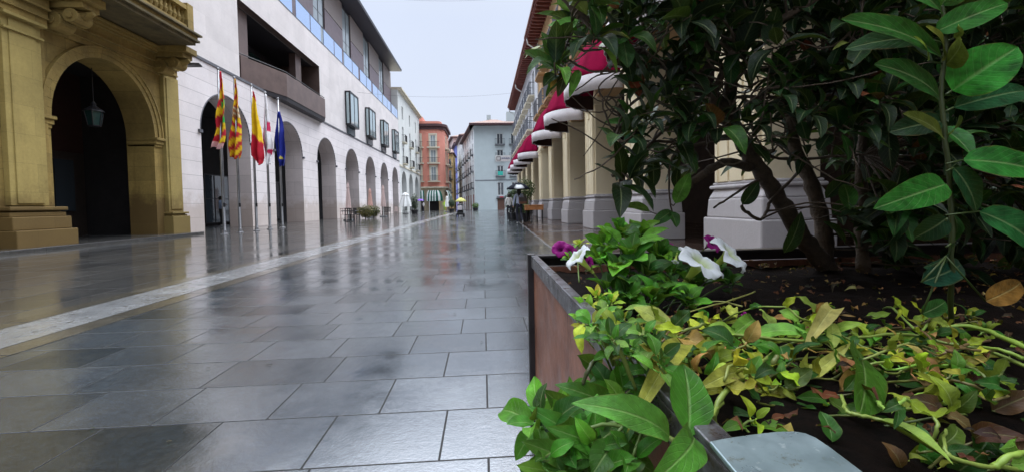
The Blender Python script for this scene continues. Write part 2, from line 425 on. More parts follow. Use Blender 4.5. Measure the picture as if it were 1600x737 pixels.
M['dark'] = mat('unlit interior plaster', (.022, .02, .022), .9, .3)
M['darkdoor'] = mat('dark timber door', (.03, .022, .018), .6, .3)
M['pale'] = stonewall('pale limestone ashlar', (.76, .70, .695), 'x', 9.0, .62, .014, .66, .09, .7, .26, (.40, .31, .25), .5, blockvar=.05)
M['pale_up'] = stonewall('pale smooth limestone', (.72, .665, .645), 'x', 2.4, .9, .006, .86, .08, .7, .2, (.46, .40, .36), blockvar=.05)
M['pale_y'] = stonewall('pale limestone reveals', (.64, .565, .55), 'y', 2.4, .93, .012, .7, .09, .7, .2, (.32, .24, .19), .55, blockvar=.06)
M['string'] = mat('dark string course', (.10, .10, .115), .5, .2)
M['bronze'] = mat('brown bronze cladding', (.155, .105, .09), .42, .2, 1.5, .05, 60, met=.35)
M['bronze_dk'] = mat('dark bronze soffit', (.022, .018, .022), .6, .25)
M['panel_lo'] = mat('mauve brown shutters', (.17, .13, .145), .55, .12)
def slatmat():
    t = NT('grey brown slats'); x = t.node('ShaderNodeSeparateXYZ'); t.l(t.pos(), x.inputs[0])
    s = t.math('FRACT', t.math('MULTIPLY', x.outputs[2], 5.5))
    c = t.ramp(s, (.07, .058, .055), (.24, .20, .185), .05, .25)
    return t.set(col=c, rough=.6, nor=t.bump(s, .5, .03))
M['panel_up'] = slatmat()
M['roof_dk'] = mat('dark metal roof', (.035, .033, .045), .45, .15)
M['blk'] = mat('black painted metal', (.014, .014, .016), .4, .2)
M['iron'] = mat('wrought iron', (.018, .018, .022), .5, .2)
M['sky_glass'] = glassmat('blue mirrored balustrade glass', (.52, .68, .95), .05, .85)
M['bay_glass'] = glassmat('pale bay glass', (.42, .52, .54), .08, .55)
M['glass'] = glassmat('dark window glass', (.035, .045, .055), .05, 0)
M['glass_pale'] = glassmat('curtained window glass', (.30, .35, .37), .12, 0)
M['glass_teal'] = glassmat('dim green interior glass', (.02, .055, .05), .1)
M['white_wall'] = stonewall('white render', (.70, .71, .68), 'x', 40, 40, .001, 1, .07, .8, .18, (.4, .4, .36), .2)
M['white_y'] = stonewall('white render side', (.70, .71, .68), 'y', 40, 40, .001, 1, .07, .8, .18, (.4, .4, .36))
M['trim'] = mat('cream trim', (.66, .60, .47), .7, .1)
M['white'] = mat('white paint', (.78, .78, .76), .5, .05)
M['pink'] = stonewall('salmon pink render', (.74, .30, .225), 'y', 60, 60, .001, 1, .06, .8, .12, (.55, .22, .16))
M['beige_y'] = stonewall('beige stone ground floor', (.56, .46, .32), 'y', .9, .4, .008, .8, .08, .8, .15)
M['brown_cor'] = mat('brown timber cornice', (.075, .028, .03), .6, .25)
M['grey_w'] = stonewall('pale blue grey render', (.46, .52, .53), 'y', 60, 60, .001, 1, .05, .8, .10, (.3, .34, .34))
M['yellow_w'] = mat('ochre yellow render', (.80, .58, .27), .8, .1)
M['blue_w'] = mat('violet blue render', (.15, .18, .55), .8, .1)
M['palepink_w'] = mat('pale pink render', (.60, .45, .43), .8, .1)
M['ochre'] = stonewall('orange ochre render', (.66, .43, .22), 'x', 60, 60, .001, 1, .08, .8, .15, (.45, .25, .10))
M['facade_w'] = stonewall('greyish white render', (.72, .73, .77), 'x', 60, 60, .001, 1, .06, .8, .15, (.42, .43, .45))
M['arc_cream'] = stonewall('cream painted pillar shaft', (.82, .71, .50), 'x', 60, 60, .001, 1, .05, .7, .1, (.5, .36, .2), .1)
M['arc_plinth'] = stonewall('pale grey stone plinth', (.66, .63, .66), 'x', 1.4, 3.0, .004, .8, .10, .55, .25, (.30, .27, .26), .55)
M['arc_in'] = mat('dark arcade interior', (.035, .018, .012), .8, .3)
M['arc_tan'] = mat('tan beam', (.40, .24, .11), .7, .1)
M['tilebrown'] = mat('brown eaves boards', (.20, .055, .04), .65, .2)
M['crimson'] = vcol('crimson awning canvas', .9, weave=260, spec=.04)
M['shade_lining'] = mat('dark brown awning lining', (.05, .022, .014), .9, .2)  # dark brown stands in for the shade inside the awnings
M['canvas'] = mat('off white canvas', (.60, .56, .58), .9, .14, 2.2, .2, 60)
M['terracotta'] = mat('roof tiles', (.24, .15, .12), .8, .3, 4)
M['vc'] = vcol('coated fabric', .8, spec=.06)
M['cloth'] = vcol('flag cloth', .8, weave=300)
M['steel'] = mat('brushed steel pole', (.42, .42, .44), .32, .1, 5, met=.8)
M['wood_or'] = mat('varnished orange timber', (.42, .17, .06), .45, .3, 9)
M['skin'] = mat('skin', (.50, .29, .20), .5, .05)

# ================================================================== ground
def sheet(name, poly, z, m, kind='structure'):
    b = MB(); i = [b.add((x, y, z)) for x, y in poly]; b.face(i)
    o = b.build(name, m); tag(o, kind=kind); return o
sheet('ground', [(-500, -300), (500, -300), (500, 900), (-500, 900)], -.03, M['ground'])
EX = lambda y: 1.12 + .033 * y
Y0, Y1 = -9, 120
sheet('street_pavement', [(-3.2, Y0), (EX(Y0), Y0), (EX(Y1), Y1), (-3.2, Y1)], 0, M['slab'])
sheet('tan_path_border', [(-3.42, Y0), (-3.2, Y0), (-3.2, Y1), (-3.42, Y1)], 0.002, M['border'])
sheet('drain_path', [(-3.98, Y0), (-3.42, Y0), (-3.42, 48), (-3.98, 48)], 0.004, M['strip'])
sheet('tan_path_border', [(-4.2, Y0), (-3.98, Y0), (-3.98, Y1), (-4.2, Y1)], 0.002, M['border'])
sheet('left_pavement', [(-11.2, Y0), (-4.2, Y0), (-4.2, Y1), (-22, Y1), (-22, 17.5), (-11.2, 17.5)], 0, M['slab_left'])
sheet('arcade_pavement', [(EX(Y0) + .055, Y0), (9.5, Y0), (9.5, Y1), (EX(Y1) + .055, Y1)], 0, M['slab_arc'])
k = MB(); k.hexa([(EX(Y0), Y0, -.02), (EX(Y0) + .055, Y0, -.02), (EX(Y1) + .055, Y1, -.02), (EX(Y1), Y1, -.02), (EX(Y0), Y0, .006), (EX(Y0) + .055, Y0, .006), (EX(Y1) + .055, Y1, .006), (EX(Y1), Y1, .006)])
tag(k.build('kerb_path', M['kerb']), kind='structure')
k = MB(); k.box(-19, -11.2, Y0, 17.5, -.02, .09)
tag(k.build('palace_pavement', M['slab_left'], bevel=.015), kind='structure')
for yy in (7.05, 11.55, 16.05, 20.55, 25.05, 29.55):
    q = sheet('pale_paving_stripe_path', [(EX(yy) + .13, yy - 2.2), (3.95, yy - 2.2), (3.95, yy - 1.9), (EX(yy) + .13, yy - 1.9)], .004, M['kerb'])

# ================================================================== old stone palace (left)
PX = -12.1
pal = thing('stone_palace', 'yellow sandstone palace with dark round arch, pilasters and heavy stone balcony', 'building', (PX - 3, 11, 0))
f = fx(PX, -1)
ARC = (12.65, 16.34, 3.65, 2.2)
b = MB(); arch_wall(b, f, -9, 17.5, 0.0, 17, [ARC], .95, 0, 0)
b.quad(V((PX, 17.5, 0)), V((PX - 6, 17.5, 0)), V((PX - 6, 17.5, 17)), V((PX, 17.5, 17)), 1)
b.quad(V((PX, -9, 17)), V((PX, 17.5, 17)), V((PX - 6, 17.5, 17)), V((PX - 6, -9, 17)), 1)
b.build('wall', [M['sand'], M['sand_y']], pal)
b = MB()
for a0, a1, sp, rs in (ARC,):
    arch_band(b, f, a0, a1, sp, rs, .16, -.05, .03); arch_band(b, f, a0 - .16, a1 + .16, sp, rs + .16, .13, -.085, .02); arch_band(b, f, a0 - .29, a1 + .29, sp, rs + .29, .06, -.12, .02)
b.build('arch_moulding', M['sand'], pal, bevel=.01)
for a, c in ((ARC[0] - .42, ARC[0] + .02), (ARC[1] - .02, ARC[1] + .36)):
    b = MB(); b.fbox(f, a, c, 3.42, 3.56, -.10, .95); b.fbox(f, a - .02, c + .02, 3.56, 3.66, -.16, .93); b.fbox(f, a + .02, c - .02, 3.32, 3.42, -.05, .92)
    b.build('impost', M['sand'], pal, bevel=.02)
for y0, y1 in ((11.35, 12.28), (1.6, 2.7), (-5.5, -4.4)):
    b = MB(); b.fbox(f, y0, y1, 1.15, 6.0, -.22, .02, 0); b.fbox(f, y0 + .14, y1 - .14, 1.2, 5.9, -.25, 0, 0)
    b.fbox(f, y0 - .18, y0 + .002, 1.1, 6.0, -.09, .01, 1); b.fbox(f, y1 - .002, y1 + .22, 1.1, 6.0, -.09, .01, 1)
    pi = b.build('pilaster', [M['sand_pale'], M['sand']], pal, bevel=.012)
    b = MB(); b.fbox(f, y0 - .3, y1 + .34, 0, .52, -.62, .02); b.fbox(f, y0 - .26, y1 + .3, .52, .86, -.5, .02)
    b.fbox(f, y0 - .22, y1 + .26, .86, .98, -.40, .02); b.fbox(f, y0 - .24, y1 + .28, 1.02, 1.12, -.44, .02); b.fbox(f, y0 - .12, y1 + .24, .98, 1.02, -.3, .02)
    b.build('plinth', M['sand'], pi, bevel=.03)
    b = MB(); b.fbox(f, y0 - .06, y1 + .06, 5.95, 6.03, -.36, .02); b.fbox(f, y0 - .02, y1 + .02, 5.6, 5.66, -.3, .02)
    b.build('capital', M['sand_pale'], pi, bevel=.01)
b = MB(); b.fbox(f, 16.75, 17.52, .9, 6.1, -.14, .02); b.fbox(f, 16.85, 17.42, 1.0, 6.0, -.17, 0)
pi = b.build('pilaster', M['sand_pale'], pal, bevel=.012)
b = MB(); b.fbox(f, 16.66, 17.58, 0, .74, -.34, .02); b.fbox(f, 16.72, 17.54, .74, .80, -.26, .02); b.fbox(f, 16.68, 17.56, .83, .9, -.32, .02); b.fbox(f, 16.74, 17.53, .8, .83, -.2, .02)
b.build('plinth', M['sand_pale'], pi, bevel=.02)
b = MB(); z = 6.05
for h, d in ((.16, -.3), (.05, -.36), (.18, -.33), (.06, -.42), (.24, -.38), (.07, -.5), (.08, -.56), (.08, -.64)):
    b.fbox(f, -9, 12.4, z, z + h, d, .02); b.fbox(f, 12.4, 17.54, z, z + h, d + .22, .02); z += h
b.build('cornice', M['sand'], pal, bevel=.008)
# balcony over the arch
b = MB(); b.fbox(f, 12.3, 16.35, 7.02, 7.14, -1.62, .02, 1); b.fbox(f, 12.22, 16.45, 7.14, 7.22, -1.72, .02, 1); b.fbox(f, 12.26, 16.4, 7.22, 7.36, -1.67, .02, 0); b.fbox(f, 12.18, 16.5, 7.36, 7.43, -1.78, .02, 1)
ba = b.build('balcony', [M['sand'], M['sand_shade']], pal, bevel=.012)
for yb in (12.75, 16.6):
    b = MB(); b.fbox(f, yb - .3, yb + .3, 6.8, 7.02, -1.3, .02); b.fbox(f, yb - .26, yb + .26, 6.62, 6.8, -1.15, .02)
    for zz, dd, rr in ((6.42, -.78, .2), (6.3, -.28, .26)):
        b.tube([f(yb - .24, zz, dd), f(yb + .24, zz, dd)], rr, 14); b.tube([f(yb - .28, zz, dd), f(yb + .28, zz, dd)], rr * .45, 10)
    b.tube([f(yb, 6.52, -.2), f(yb, 6.5, -.6), f(yb, 6.48, -1.0), f(yb, 6.56, -1.22)], [.2, .17, .13, .06], 10)
    b.build('scroll_bracket', M['sand'], ba, bevel=.015)
b = MB(); b.fbox(f, 12.4, 16.2, 7.43, 7.6, -1.6, -1.3)
for q in range(17):
    yy = 12.6 + q * .21
    b.lathe([(.07, 0), (.05, .06), (.09, .22), (.045, .42), (.07, .55)], f(yy, 7.6, -1.45), 8)
b.fbox(f, 12.4, 16.2, 8.15, 8.3, -1.62, -1.28); b.fbox(f, 15.95, 16.25, 7.43, 8.4, -1.64, -1.28); b.fbox(f, 12.38, 12.68, 7.43, 8.4, -1.64, -1.28)
b.fbox(f, 16.0, 16.2, 7.43, 8.3, -1.28, 0)
b.build('balustrade', M['sand'], ba)
# passage behind the arch
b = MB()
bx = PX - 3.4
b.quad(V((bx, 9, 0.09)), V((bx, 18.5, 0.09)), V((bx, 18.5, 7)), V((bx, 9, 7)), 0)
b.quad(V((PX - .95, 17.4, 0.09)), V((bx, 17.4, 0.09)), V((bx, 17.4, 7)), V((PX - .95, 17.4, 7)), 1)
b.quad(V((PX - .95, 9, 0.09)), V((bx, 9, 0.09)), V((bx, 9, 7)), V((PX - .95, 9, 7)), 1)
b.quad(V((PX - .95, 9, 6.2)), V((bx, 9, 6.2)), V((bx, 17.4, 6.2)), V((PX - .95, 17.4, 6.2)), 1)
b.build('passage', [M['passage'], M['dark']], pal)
g = fx(bx, -1)
b = MB(); b.fbox(g, 14.9, 17.3, .09, 3.2, -.1, .02); b.fbox(g, 15.1, 15.9, .3, 2.9, -.14, -.1)
do = b.build('door', M['darkdoor'], pal, bevel=.01)
b = MB(); b.fbox(g, 16.1, 16.8, 1.0, 2.9, -.16, -.1); b.build('pane', M['glass'], do)

# ================================================================== modern limestone building
MX = -12.6
mod = thing('modern_arcade_building', 'long pale limestone building with seven round arches and glass topped upper floor', 'building', (MX - 4, 40, 0))
f = fx(MX, -1)
ARCH = [(19.75 + 6.6 * k, 19.75 + 6.6 * k + 3.95) for k in range(7)]
ZS = 7.72
b = MB(); arch_wall(b, f, 17.52, 64.6, 0, ZS, [(a, c, 4.6, 1.95) for a, c in ARCH], 1.2, 0, 1, 30)
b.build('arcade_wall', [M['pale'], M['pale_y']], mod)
b = MB()
LG = (22.99, 33.9, ZS, 12.0)
wall_grid(b, f, 15, 64.6, ZS + .13, 14.05, [(LG[0], LG[1], ZS + .13, LG[3])], .5, 0, 1)
b.quad(f(64.6, 0, 0), f(64.6, 0, 8), f(64.6, 14.05, 8), f(64.6, 14.05, 0), 0)
b.quad(f(15, 14.05, 0), f(64.6, 14.05, 0), f(64.6, 14.05, 3), f(15, 14.05, 3), 0)
b.build('wall', [M['pale_up'], M['bronze']], mod)
b = MB(); b.fbox(f, 17.54, 64.58, ZS, ZS + .13, -.05, .1); b.build('string_course', M['string'], mod)
for a, c in ARCH:
    b = MB(); arch_band(b, f, a, c, 4.6, 1.95, .05, -.012, .03); b.fbox(f, a - .2, a + .0, 4.42, 4.56, -.1, .02); b.fbox(f, c, c + .2, 4.42, 4.56, -.1, .02)
    b.build('arch_trim', M['string'], mod)
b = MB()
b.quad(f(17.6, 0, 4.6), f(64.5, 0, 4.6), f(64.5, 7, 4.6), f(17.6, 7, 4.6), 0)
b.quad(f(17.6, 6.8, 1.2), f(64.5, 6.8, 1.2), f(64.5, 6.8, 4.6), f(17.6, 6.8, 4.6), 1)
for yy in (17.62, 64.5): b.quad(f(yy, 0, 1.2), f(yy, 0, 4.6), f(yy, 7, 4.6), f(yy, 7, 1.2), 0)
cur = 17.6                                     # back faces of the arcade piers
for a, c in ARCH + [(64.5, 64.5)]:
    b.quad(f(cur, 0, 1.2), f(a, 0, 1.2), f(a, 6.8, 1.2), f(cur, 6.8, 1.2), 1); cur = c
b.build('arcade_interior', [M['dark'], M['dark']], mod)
for k, (a, c) in enumerate(ARCH):
    window(mod, f, a + .5, c - .5, .1, 3.2, 4.45, M['blk'], M['glass'], 2, 1)
# loggia
b = MB()
b.quad(f(LG[0], ZS, 3.0), f(LG[1], ZS, 3.0), f(LG[1], LG[3], 3.0), f(LG[0], LG[3], 3.0), 0)
b.quad(f(LG[0], LG[3] - .01, .5), f(LG[1], LG[3] - .01, .5), f(LG[1], LG[3] - .01, 3), f(LG[0], LG[3] - .01, 3), 0)
b.quad(f(LG[0], ZS + .15, .5), f(LG[1], ZS + .15, .5), f(LG[1], ZS + .15, 3), f(LG[0], ZS + .15, 3), 0)
b.quad(f(LG[0], ZS, .5), f(LG[0], ZS, 3), f(LG[0], LG[3], 3), f(LG[0], LG[3], .5), 0)
b.quad(f(LG[1], ZS, .5), f(LG[1], ZS, 3), f(LG[1], LG[3], 3), f(LG[1], LG[3], .5), 1)
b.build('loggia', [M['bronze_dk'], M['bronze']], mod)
for yy in (24.0, 31.0):
    b = MB(); b.fbox(f, yy, yy + .9, ZS + .16, LG[3] - .02, .55, 1.0); b.build('loggia_column', M['bronze'], mod)
for a, c in ((25.2, 27.2), (27.5, 30.8)):
    window(mod, f, a, c, ZS + .4, LG[3] - .4, 2.85, M['blk'], M['glass_teal'], 1)
b = MB(); zt, zb = 9.32, 7.90
pl = [(23.9, .42), (27.1, -.55), (33.4, -.55), (34.05, -.04)]
for (s0, d0), (s1, d1) in zip(pl, pl[1:]):
    b.hexa([f(s0, zb, d0), f(s1, zb, d1), f(s1, zb, d1 + .12), f(s0, zb, d0 + .12), f(s0, zt, d0), f(s1, zt, d1), f(s1, zt, d1 + .12), f(s0, zt, d0 + .12)], 0)
lp = b.build('loggia_parapet', M['bronze'], mod)
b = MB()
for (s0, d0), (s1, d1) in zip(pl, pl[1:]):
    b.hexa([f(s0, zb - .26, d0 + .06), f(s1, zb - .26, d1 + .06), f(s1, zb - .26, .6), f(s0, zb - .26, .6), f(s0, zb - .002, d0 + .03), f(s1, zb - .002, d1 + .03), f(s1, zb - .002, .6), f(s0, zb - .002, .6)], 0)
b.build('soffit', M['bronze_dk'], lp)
b = MB()
for (s0, d0), (s1, d1) in zip(pl[:3], pl[1:3]):
    b.tube([f(s0, zt + .12, d0 + .06), f(s1, zt + .12, d1 + .06)], .03, 8)
b.build('handrail', M['blk'], lp)
# projecting bay windows
for a, c in ARCH[3:]:
    y0, y1, z0, z1, pr = a + .35, a + 2.95, 8.6, 11.75, .5
    b = MB()
    b.fbox(f, y0, y1, z1 - .14, z1, -pr, .02); b.fbox(f, y0, y1, z0, z0 + .16, -pr, .02)
    for s in (y0, y1 - .12): b.fbox(f, s, s + .12, z0 + .16, z1 - .14, -pr, -pr + .14)
    for s in (y0, y1 - .08): b.fbox(f, s, s + .08, z0 + .16, z1 - .14, -.12, .02)
    b.fbox(f, y0 + 1.27, y0 + 1.33, z0 + .16, z1 - .14, -pr + .02, -pr + .1)
    bw = b.build('bay_window', M['blk'], mod)
    b = MB(); b.fbox(f, y0 + .1, y1 - .1, z0 + .15, z1 - .13, -pr + .05, -pr + .08); b.fbox(f, y0 + .03, y0 + .05, z0 + .15, z1 - .13, -pr + .1, -.1); b.fbox(f, y1 - .05, y1 - .03, z0 + .15, z1 - .13, -pr + .1, -.1)
    b.fbox(f, y0 + .1, y1 - .1, z0 + .2, z1 - .2, -.02, .0)
    b.build('pane', M['bay_glass'], bw)
    b = MB(); b.fbox(f, y0 + .25, y1 - .25, ZS + .14, z0 - .002, -.16, .01); b.build('lower_pane', M['glass'], bw)
# glass balustrade, each pane its own part
y = 15.1; k = 0
while y < 64.1:
    w_ = 2.0 if k % 2 else 2.35
    b = MB(); b.fbox(f, y + .05, min(y + w_, 64.55), 14.12, 15.45, .05, .08)
    b.build('balustrade_glass', M['sky_glass'], mod)
    y += w_ + (.55 if k % 2 else .12); k += 1
b = MB(); b.fbox(f, 15, 64.55, 14.055, 14.11, -.02, .2); b.fbox(f, 15, 64.55, 15.45, 15.5, .03, .10)
b.build('balustrade_rail', M['string'], mod)
# set back top floor
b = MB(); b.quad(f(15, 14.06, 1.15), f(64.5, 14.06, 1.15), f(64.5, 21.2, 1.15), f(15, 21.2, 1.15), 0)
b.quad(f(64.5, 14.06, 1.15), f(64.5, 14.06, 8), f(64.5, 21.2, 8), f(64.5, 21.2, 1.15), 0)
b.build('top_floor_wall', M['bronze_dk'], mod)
for k in range(7):
    y0 = 16.4 + 7.25 * k
    if y0 + 4.6 > 64.5: break
    b = MB(); b.fbox(f, y0, y0 + 4.7, 14.2, 18.4, .95, 1.14); b.build('shutter_panel', M['panel_lo'], mod)
    b = MB(); b.fbox(f, y0, y0 + 4.7, 18.48, 21.1, .95, 1.14); b.build('slatted_panel', M['panel_up'], mod)
    if y0 + 7 < 64.5: window(mod, f, y0 + 4.8, y0 + 7.1, 14.3, 20.9, 1.02, M['blk'], M['glass_pale'], 1, 1)
b = MB(); b.hexa([f(15, 21.2, -.75), f(64.3, 21.2, -.75), f(64.3, 21.2, 9), f(15, 21.2, 9), f(15, 21.46, -.8), f(64.35, 21.46, -.8), f(64.35, 21.9, 9), f(15, 21.9, 9)])
b.build('roof', M['roof_dk'], mod)

# ================================================================== white building after it
wh = thing('white_arched_building', 'tall white rendered building with three small arches and iron balconies', 'building', (MX - 4, 73, 0))
b = MB(); wa = [(66.1, 70.2, 4.6, 1.95), (72.6, 76.5, 4.6, 1.95), (79.0, 82.9, 4.6, 1.95)]
arch_wall(b, f, 64.62, 86, 0, 7.3, wa, .9, 0, 1)
ops = []
for yc in (68.15, 74.55, 80.95):
    for z0, z1 in ((7.8, 10.2), (11.2, 13.6), (14.8, 16.8)): ops.append((yc - .6, yc + .6, z0, z1))
wall_grid(b, f, 64.62, 86, 7.3, 18.6, ops, .3, 0, 1)
b.quad(f(86, 0, 0), f(86, 0, 9), f(86, 18.6, 9), f(86, 18.6, 0), 1)
b.quad(f(64.62, 14, 0), f(64.62, 14, 9), f(64.62, 18.6, 9), f(64.62, 18.6, 0), 1)
b.build('wall', [M['white_wall'], M['white_y']], wh)
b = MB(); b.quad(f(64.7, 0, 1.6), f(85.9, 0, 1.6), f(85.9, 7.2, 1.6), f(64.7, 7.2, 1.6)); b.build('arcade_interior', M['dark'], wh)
for o_ in ops: window(wh, f, o_[0] + .01, o_[1] - .01, o_[2] + .01, o_[3] - .01, .15, M['white'], M['glass'], 1)
for yc in (68.15, 74.55, 80.95):
    balcony(wh, f, yc - .95, yc + .95, 7.75, .6, M['trim'], M['iron'], 1.1, .13); balcony(wh, f, yc - .9, yc + .9, 11.15, .55, M['trim'], M['iron'], 1.1, .13)
b = MB(); b.fbox(f, 64.66, 86.2, 18.6, 18.8, -.35, 9); b.fbox(f, 64.66, 86.3, 18.8, 19.0, -.6, 9); b.build('cornice', M['trim'], wh)
b = MB(); b.fbox(f, 64.7, 85.9, 7.1, 7.35, -.12, .02); b.build('string_course', M['trim'], wh)
# ================================================================== right arcaded buildings
RX = 4.0
fr = fx(RX, 1)
DP = 4.5
CF = [7.05 + DP * k for k in range(-4, 10)]          # far corners of the pillars
def pillar(root, yf, mats=None, mesh=[]):
    """square pier: stepped stone plinth, shaft with applied strips, small capital"""
    if not mesh:
        b = MB(); y0, y1 = -1.35, 0.0
        b.fbox(fr, y0 + .06, y1 - .06, 1.2, 4.62, .06, .92, 0)
        for a in (y0 + .12, y0 + .50, y0 + .88): b.fbox(fr, a, a + .33, 1.25, 4.5, .0, .07, 0)
        b.fbox(fr, y0 + .15, y0 + .22, 1.25, 4.5, -.03, .02, 0); b.fbox(fr, y1 - .22, y1 - .15, 1.25, 4.5, -.03, .02, 0)
        b.fbox(fr, y0 + .0, y1 - .0, 4.45, 4.56, -.04, .96, 0); b.fbox(fr, y0 - .04, y1 + .04, 4.56, 4.68, -.08, 1.0, 0)
        b.fbox(fr, y0 + .02, y1 - .02, 4.68, 5.0, .0, .96, 0)
        b.tube([V((RX - .02, yq, 4.36)) for yq in (y0 + .55, y0 + .8)], .09, 12, 0)
        b.fbox(fr, y0 + .6, y0 + .75, 4.05, 4.36, -.05, .03, 0)
        mesh.append(b)
        b = MB()
        b.fbox(fr, y0 - .1, y1 + .1, 0, .66, -.1, 1.05)
        h = [fr(s, z, d) for z, q in ((.66, .06), (.98, .04)) for s, d in ((y0 - q, -q), (y1 + q, -q), (y1 + q, .95 + q), (y0 - q, .95 + q))]
        b.hexa([h[0], h[1], h[2], h[3], h[4], h[5], h[6], h[7]])
        h = [fr(s, z, d) for z, q in ((.98, .04), (1.14, -.03)) for s, d in ((y0 - q, -q), (y1 + q, -q), (y1 + q, .95 + q), (y0 - q, .95 + q))]
        b.hexa(h)
        b.fbox(fr, y0 - .03, y1 + .03, 1.14, 1.2, -.03, .98); b.fbox(fr, y0 + .01, y1 - .01, 1.2, 1.25, .01, .95)
        mesh.append(b)
    import copy
    def sh(m, name, mt, par, bev):
        q = MB(); q.v = [p + V((0, yf, 0)) for p in m.v]; q.f = m.f; q.m = m.m; q.uv = m.uv; q.c = m.c
        return q.build(name, mt, par, bevel=bev)
    c = sh(mesh[0], 'pillar', M['arc_cream'], root, .012)
    sh(mesh[1], 'plinth', M['arc_plinth'], c, .03)
def dome_awning(root, yc, hw=1.48, pr=1.3, zb=4.66, hgt=1.5, red=(.215, .004, .036)):
    b = MB(); n, m = 22, 9
    rows = []
    for j in range(m + 1):
        ph = PI / 2 * j / m; tt = j / m; rr_ = (1 - tt) ** .56; zz_ = hgt * (1 - (1 - tt) ** 1.35)
        rows.append([b.add(V((RX - .03 - pr * math.sin(PI * i / n) * rr_ * (1 - .035 * (i % 4 == 2) * tt * (1 - tt) * 4), yc + hw * math.cos(PI * i / n) * rr_, zb + zz_ - .03 * (i % 4 == 2) * (1 - tt))), (i / n, j / m), sc3(red, (.72 if i % 4 == 0 else .95 + .1 * ((i * 7919 + 3) % 5) / 5) * (1.12 - .2 * (j == 0)))) for i in range(n + 1)])
    for a, c in zip(rows, rows[1:]):
        for i in range(n): b.face((a[i], a[i + 1], c[i + 1], c[i]))
    aw = b.build('awning', M['crimson'], root, smooth=True, solid=.012)
    b = MB()
    for i in range(n + 1):
        t = PI * i / n
        x, yv = RX - .03 - (pr + .015) * math.sin(t), yc + (hw + .01) * math.cos(t)
        sag = .015 * math.sin(i * 2.4 + yc)
        b.add(V((x, yv, zb + .015))); b.add(V((x + .03 - .03 * math.sin(i * 1.9 + yc), yv, zb - .46 + sag)))
    for i in range(n): b.face((2 * i, 2 * i + 2, 2 * i + 3, 2 * i + 1))
    b.build('valance', M['canvas'], aw, smooth=True, solid=.008)
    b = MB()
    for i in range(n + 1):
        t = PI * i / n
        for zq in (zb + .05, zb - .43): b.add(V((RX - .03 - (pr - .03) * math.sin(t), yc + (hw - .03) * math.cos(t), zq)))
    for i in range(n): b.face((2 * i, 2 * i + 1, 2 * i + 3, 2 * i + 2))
    b.build('shade_lining', M['shade_lining'], aw, smooth=True)  # added dark sheet behind the valance, painting the awning's inner shade
    b = MB()
    for i in range(0, n + 1, 4):
        t = PI * i / n
        b.tube([V((RX - .06, yc + hw * .1 * math.cos(t), zb + .05)), V((RX - .03 - (pr - .04) * math.sin(t), yc + (hw - .04) * math.cos(t), zb + .0))], .018, 6)
    b.build('awning_frame', M['blk'], aw)
def right_building(name, label, y0, y1, mw, hgt, floors, eave_d, pillars, awn, winmat, balmat, bay=4.5, y_ph=0.0):
    rt = thing(name, label, 'building', (RX + 4, (y0 + y1) / 2, 0))
    ops = []
    ycs = []
    yc = CF[0] - 1.35 / 2 + y_ph
    while yc < y1 - 1.0:
        if yc > y0 + .8: ycs.append(yc)
        yc += bay / 2
    for z0, z1 in floors:
        for yc in ycs: ops.append((yc - .55, yc + .55, z0, z1))
    b = MB(); wall_grid(b, fr, y0, y1, 5.0, hgt, ops, .3)
    b.quad(fr(y1, 0, 0), fr(y1, 0, 10), fr(y1, hgt, 10), fr(y1, hgt, 0)); b.quad(fr(y0, 0, 5.2), fr(y0, 0, 10), fr(y0, hgt, 10), fr(y0, hgt, 0))
    b.quad(fr(y0, hgt, 0), fr(y1, hgt, 0), fr(y1, hgt, 10), fr(y0, hgt, 10))
    b.build('wall', mw, rt)
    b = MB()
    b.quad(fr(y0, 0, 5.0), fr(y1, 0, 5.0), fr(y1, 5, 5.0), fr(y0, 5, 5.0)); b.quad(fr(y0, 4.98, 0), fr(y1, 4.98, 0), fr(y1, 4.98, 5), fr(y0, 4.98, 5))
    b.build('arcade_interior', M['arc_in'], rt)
    b = MB(); b.fbox(fr, y0, y1, 4.72, 4.97, .12, .8); b.build('beam', M['arc_tan'], rt)
    for yf in pillars: pillar(rt, yf)
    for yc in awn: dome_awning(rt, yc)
    for o_ in ops: window(rt, fr, o_[0] + .01, o_[1] - .01, o_[2] + .01, o_[3] - .01, .16, M['white'], winmat, 1)
    for k, (z0, z1) in enumerate(floors):
        for j, yc in enumerate(ycs):
            balcony(rt, fr, yc - .8, yc + .8, z0 - .02, .6 - .15 * k, balmat, M['iron_grey'], .95, .15)
    b = MB(); b.fbox(fr, y0, y1, hgt, hgt + .14, -eave_d, 1)
    yy = y0 + .2
    while yy < y1: b.fbox(fr, yy, yy + .14, hgt - .14, hgt - .002, -eave_d + .06, .02); yy += .48
    b.fbox(fr, y0, y1, hgt + .14, hgt + .22, -eave_d - .1, 1)
    b.build('eaves', M['tilebrown'], rt)
    b = MB(); b.hexa([fr(y0, hgt + .222, -eave_d - .1), fr(y1, hgt + .222, -eave_d - .1), fr(y1, hgt + .222, 10), fr(y0, hgt + .222, 10), fr(y0, hgt + .30, -eave_d - .1), fr(y1, hgt + .30, -eave_d - .1), fr(y1, hgt + 2.6, 7), fr(y0, hgt + 2.6, 7)])
    b.build('roof', M['terracotta'], rt)
    for yy in ((y0 + y1) / 2, y1 - .5):
        b = MB(); b.tube([fr(yy, hgt + .05, -eave_d + .05), fr(yy, hgt - .35, -eave_d + .1), fr(yy, hgt - .75, -.12), fr(yy, hgt - 1.3, -.10), fr(yy, 5.2, -.10)], .055, 8)
        b.build('downpipe', M['white'], rt, smooth=True)
    b = MB(); b.fbox(fr, y0, y1, 6.32, 6.5, -.08, .02); b.build('string_course', M['trim'], rt)
    return rt
M['iron_grey'] = mat('grey painted iron', (.16, .17, .20), .5, .2)
FL = [(6.55, 8.4), (9.1, 11.0)]
